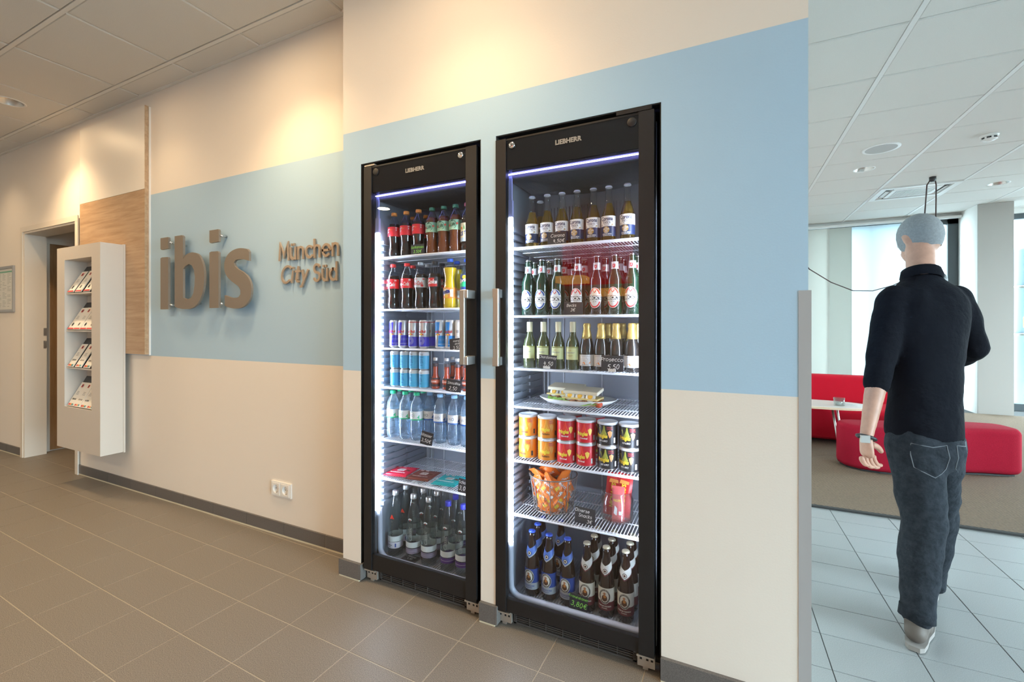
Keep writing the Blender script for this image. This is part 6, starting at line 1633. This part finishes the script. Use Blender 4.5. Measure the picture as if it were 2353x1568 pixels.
# shirt, jeans
sr_ = torso_rings(.004); sr_[0] = (L('pel')+Vector((0, 0, -.035)), .132, .112, AX, AY)
fuse('shirt', [loft(sr_), arm('l', .008, .22), arm('r', .008, .6)], SHIRT, .009, 6, person, (.09, .012))
cn = mid(L('upb'), L('nek'), .88); cd = (L('nek')-L('upb')).normalized(); q = cd.to_track_quat('Z', 'Y').to_matrix().to_4x4()
MB().lathe([(.066, -.026), (.072, -.008), (.066, .020), (.061, .022), (.058, -.01)], 24, caps=False).xform(Matrix.Translation(cn)@q).build('collar', [SHIRT], person)
hips = [(L('pel')+Vector((0, 0, -.15)), .112, .104, AX, AY), (L('pel')+Vector((0, 0, -.08)), .130, .118, AX, AY), (L('pel')+Vector((0, 0, .01)), .126, .102, AX, AY), (L('pel')+Vector((0, 0, .05)), .118, .094, AX, AY)]
fuse('jeans', [loft(hips), leg('l', .015, .93), leg('r', .015, .93)], JEANS, .009, 5, person, (.075, .016))
for s in 'lr':
    d_ = (L(s+'an')-L(s+'kn')).normalized(); q = d_.to_track_quat('Z', 'Y').to_matrix().to_4x4()
    MB().lathe([(.054, -.02), (.056, .020), (.049, .022), (.046, -.01)], 20, caps=False).xform(Matrix.Translation(mid(L(s+'kn'), L(s+'an'), .93))@q).build('trouser_hem', [JEANS], person)
from mathutils.bvhtree import BVHTree
jm = [o for o in person.children if o.name.startswith('jeans')][0].data
bv = BVHTree.FromPolygons([v.co for v in jm.vertices], [tuple(p.vertices) for p in jm.polygons])
for sg in (-1, 1):                      # stitched outline of the two back pockets, laid on the cloth
    ol = [(-.052, .045), (-.026, .041), (0, .037), (.026, .041), (.052, .045), (.053, .0), (.050, -.045), (.025, -.062), (0, -.076), (-.025, -.062), (-.050, -.045), (-.053, 0), (-.052, .045)]
    pts = []
    for x, z in ol:
        h = bv.ray_cast(L('pel')+AX*(sg*.070+x)-AY*.6+Vector((0, 0, -.085+z)), AY)
        if h[0] is not None: pts.append(h[0]-AY*.0005)
    if len(pts) > 4: MB().tube(pts, .0018, 5).build('pocket_stitching', [M('grey_stitching', (.14, .15, .165), .8)], person)
# shoes: heel to toe, with a pale sole
def shoe(an, yaw, pitch):
    q = Matrix.Translation(an)@Matrix.Rotation(yaw, 4, 'Z')@Matrix.Rotation(pitch, 4, 'X')
    V = lambda *p: q@Vector(p)
    up = limb([(V(0, -.030, .052), .034), (V(0, .01, .052), .036), (V(0, .07, .040), .035), (V(0, .125, .030), .030), (V(0, .165, .026), .024)])
    wd = [limb([(V(sx*.012, .08, .028), .028), (V(sx*.014, .13, .024), .025), (V(sx*.008, .17, .022), .020)]) for sx in (-1, 1)]
    anc = limb([(V(0, -.010, .06), .036), (V(0, -.004, .105), .036)])
    o = fuse('shoe', [up, anc]+wd, SHOE, .006, 6, person)
    sp = [(.016, -.066), (.028, -.050), (.033, -.01), (.034, .04), (.043, .10), (.042, .15), (.026, .188), (0, .198), (-.026, .188), (-.042, .15), (-.043, .10), (-.034, .04), (-.033, -.01), (-.028, -.050), (-.016, -.066)]
    MB().prism(sp, .0, .017, 'z').xform(q).build('shoe_sole', [SOLE], o)
    return o
la = L('lan'); shoe(Vector((la.x, la.y, .004)), math.radians(-22), math.radians(-0))
ra = L('ran'); shoe(Vector((ra.x, ra.y, .004)), math.radians(-18), 0)
# short hair over the back and top of the head, eyes
m = MB(); n0 = 24
prf = [(.0805*math.cos(math.radians(-40+130*i/9)) if i < 9 else .001, .0805*1.22*math.sin(math.radians(-40+130*i/9))) for i in range(10)]
m.lathe(prf, n0, 0, (0, 0, 0), True, False, .90, 1.10); m.xform(HEADM@Matrix.Translation((0, -.004, .004))@Matrix.Rotation(math.radians(24), 4, 'X')); m.build('hair', [HAIR], person)
for sg in (-1, 1):
    e_ = MB().sphere((sg*.026, .071, .012), .011, 0, 10, 8).xform(HEADM).build('eye', [PWHT], person)
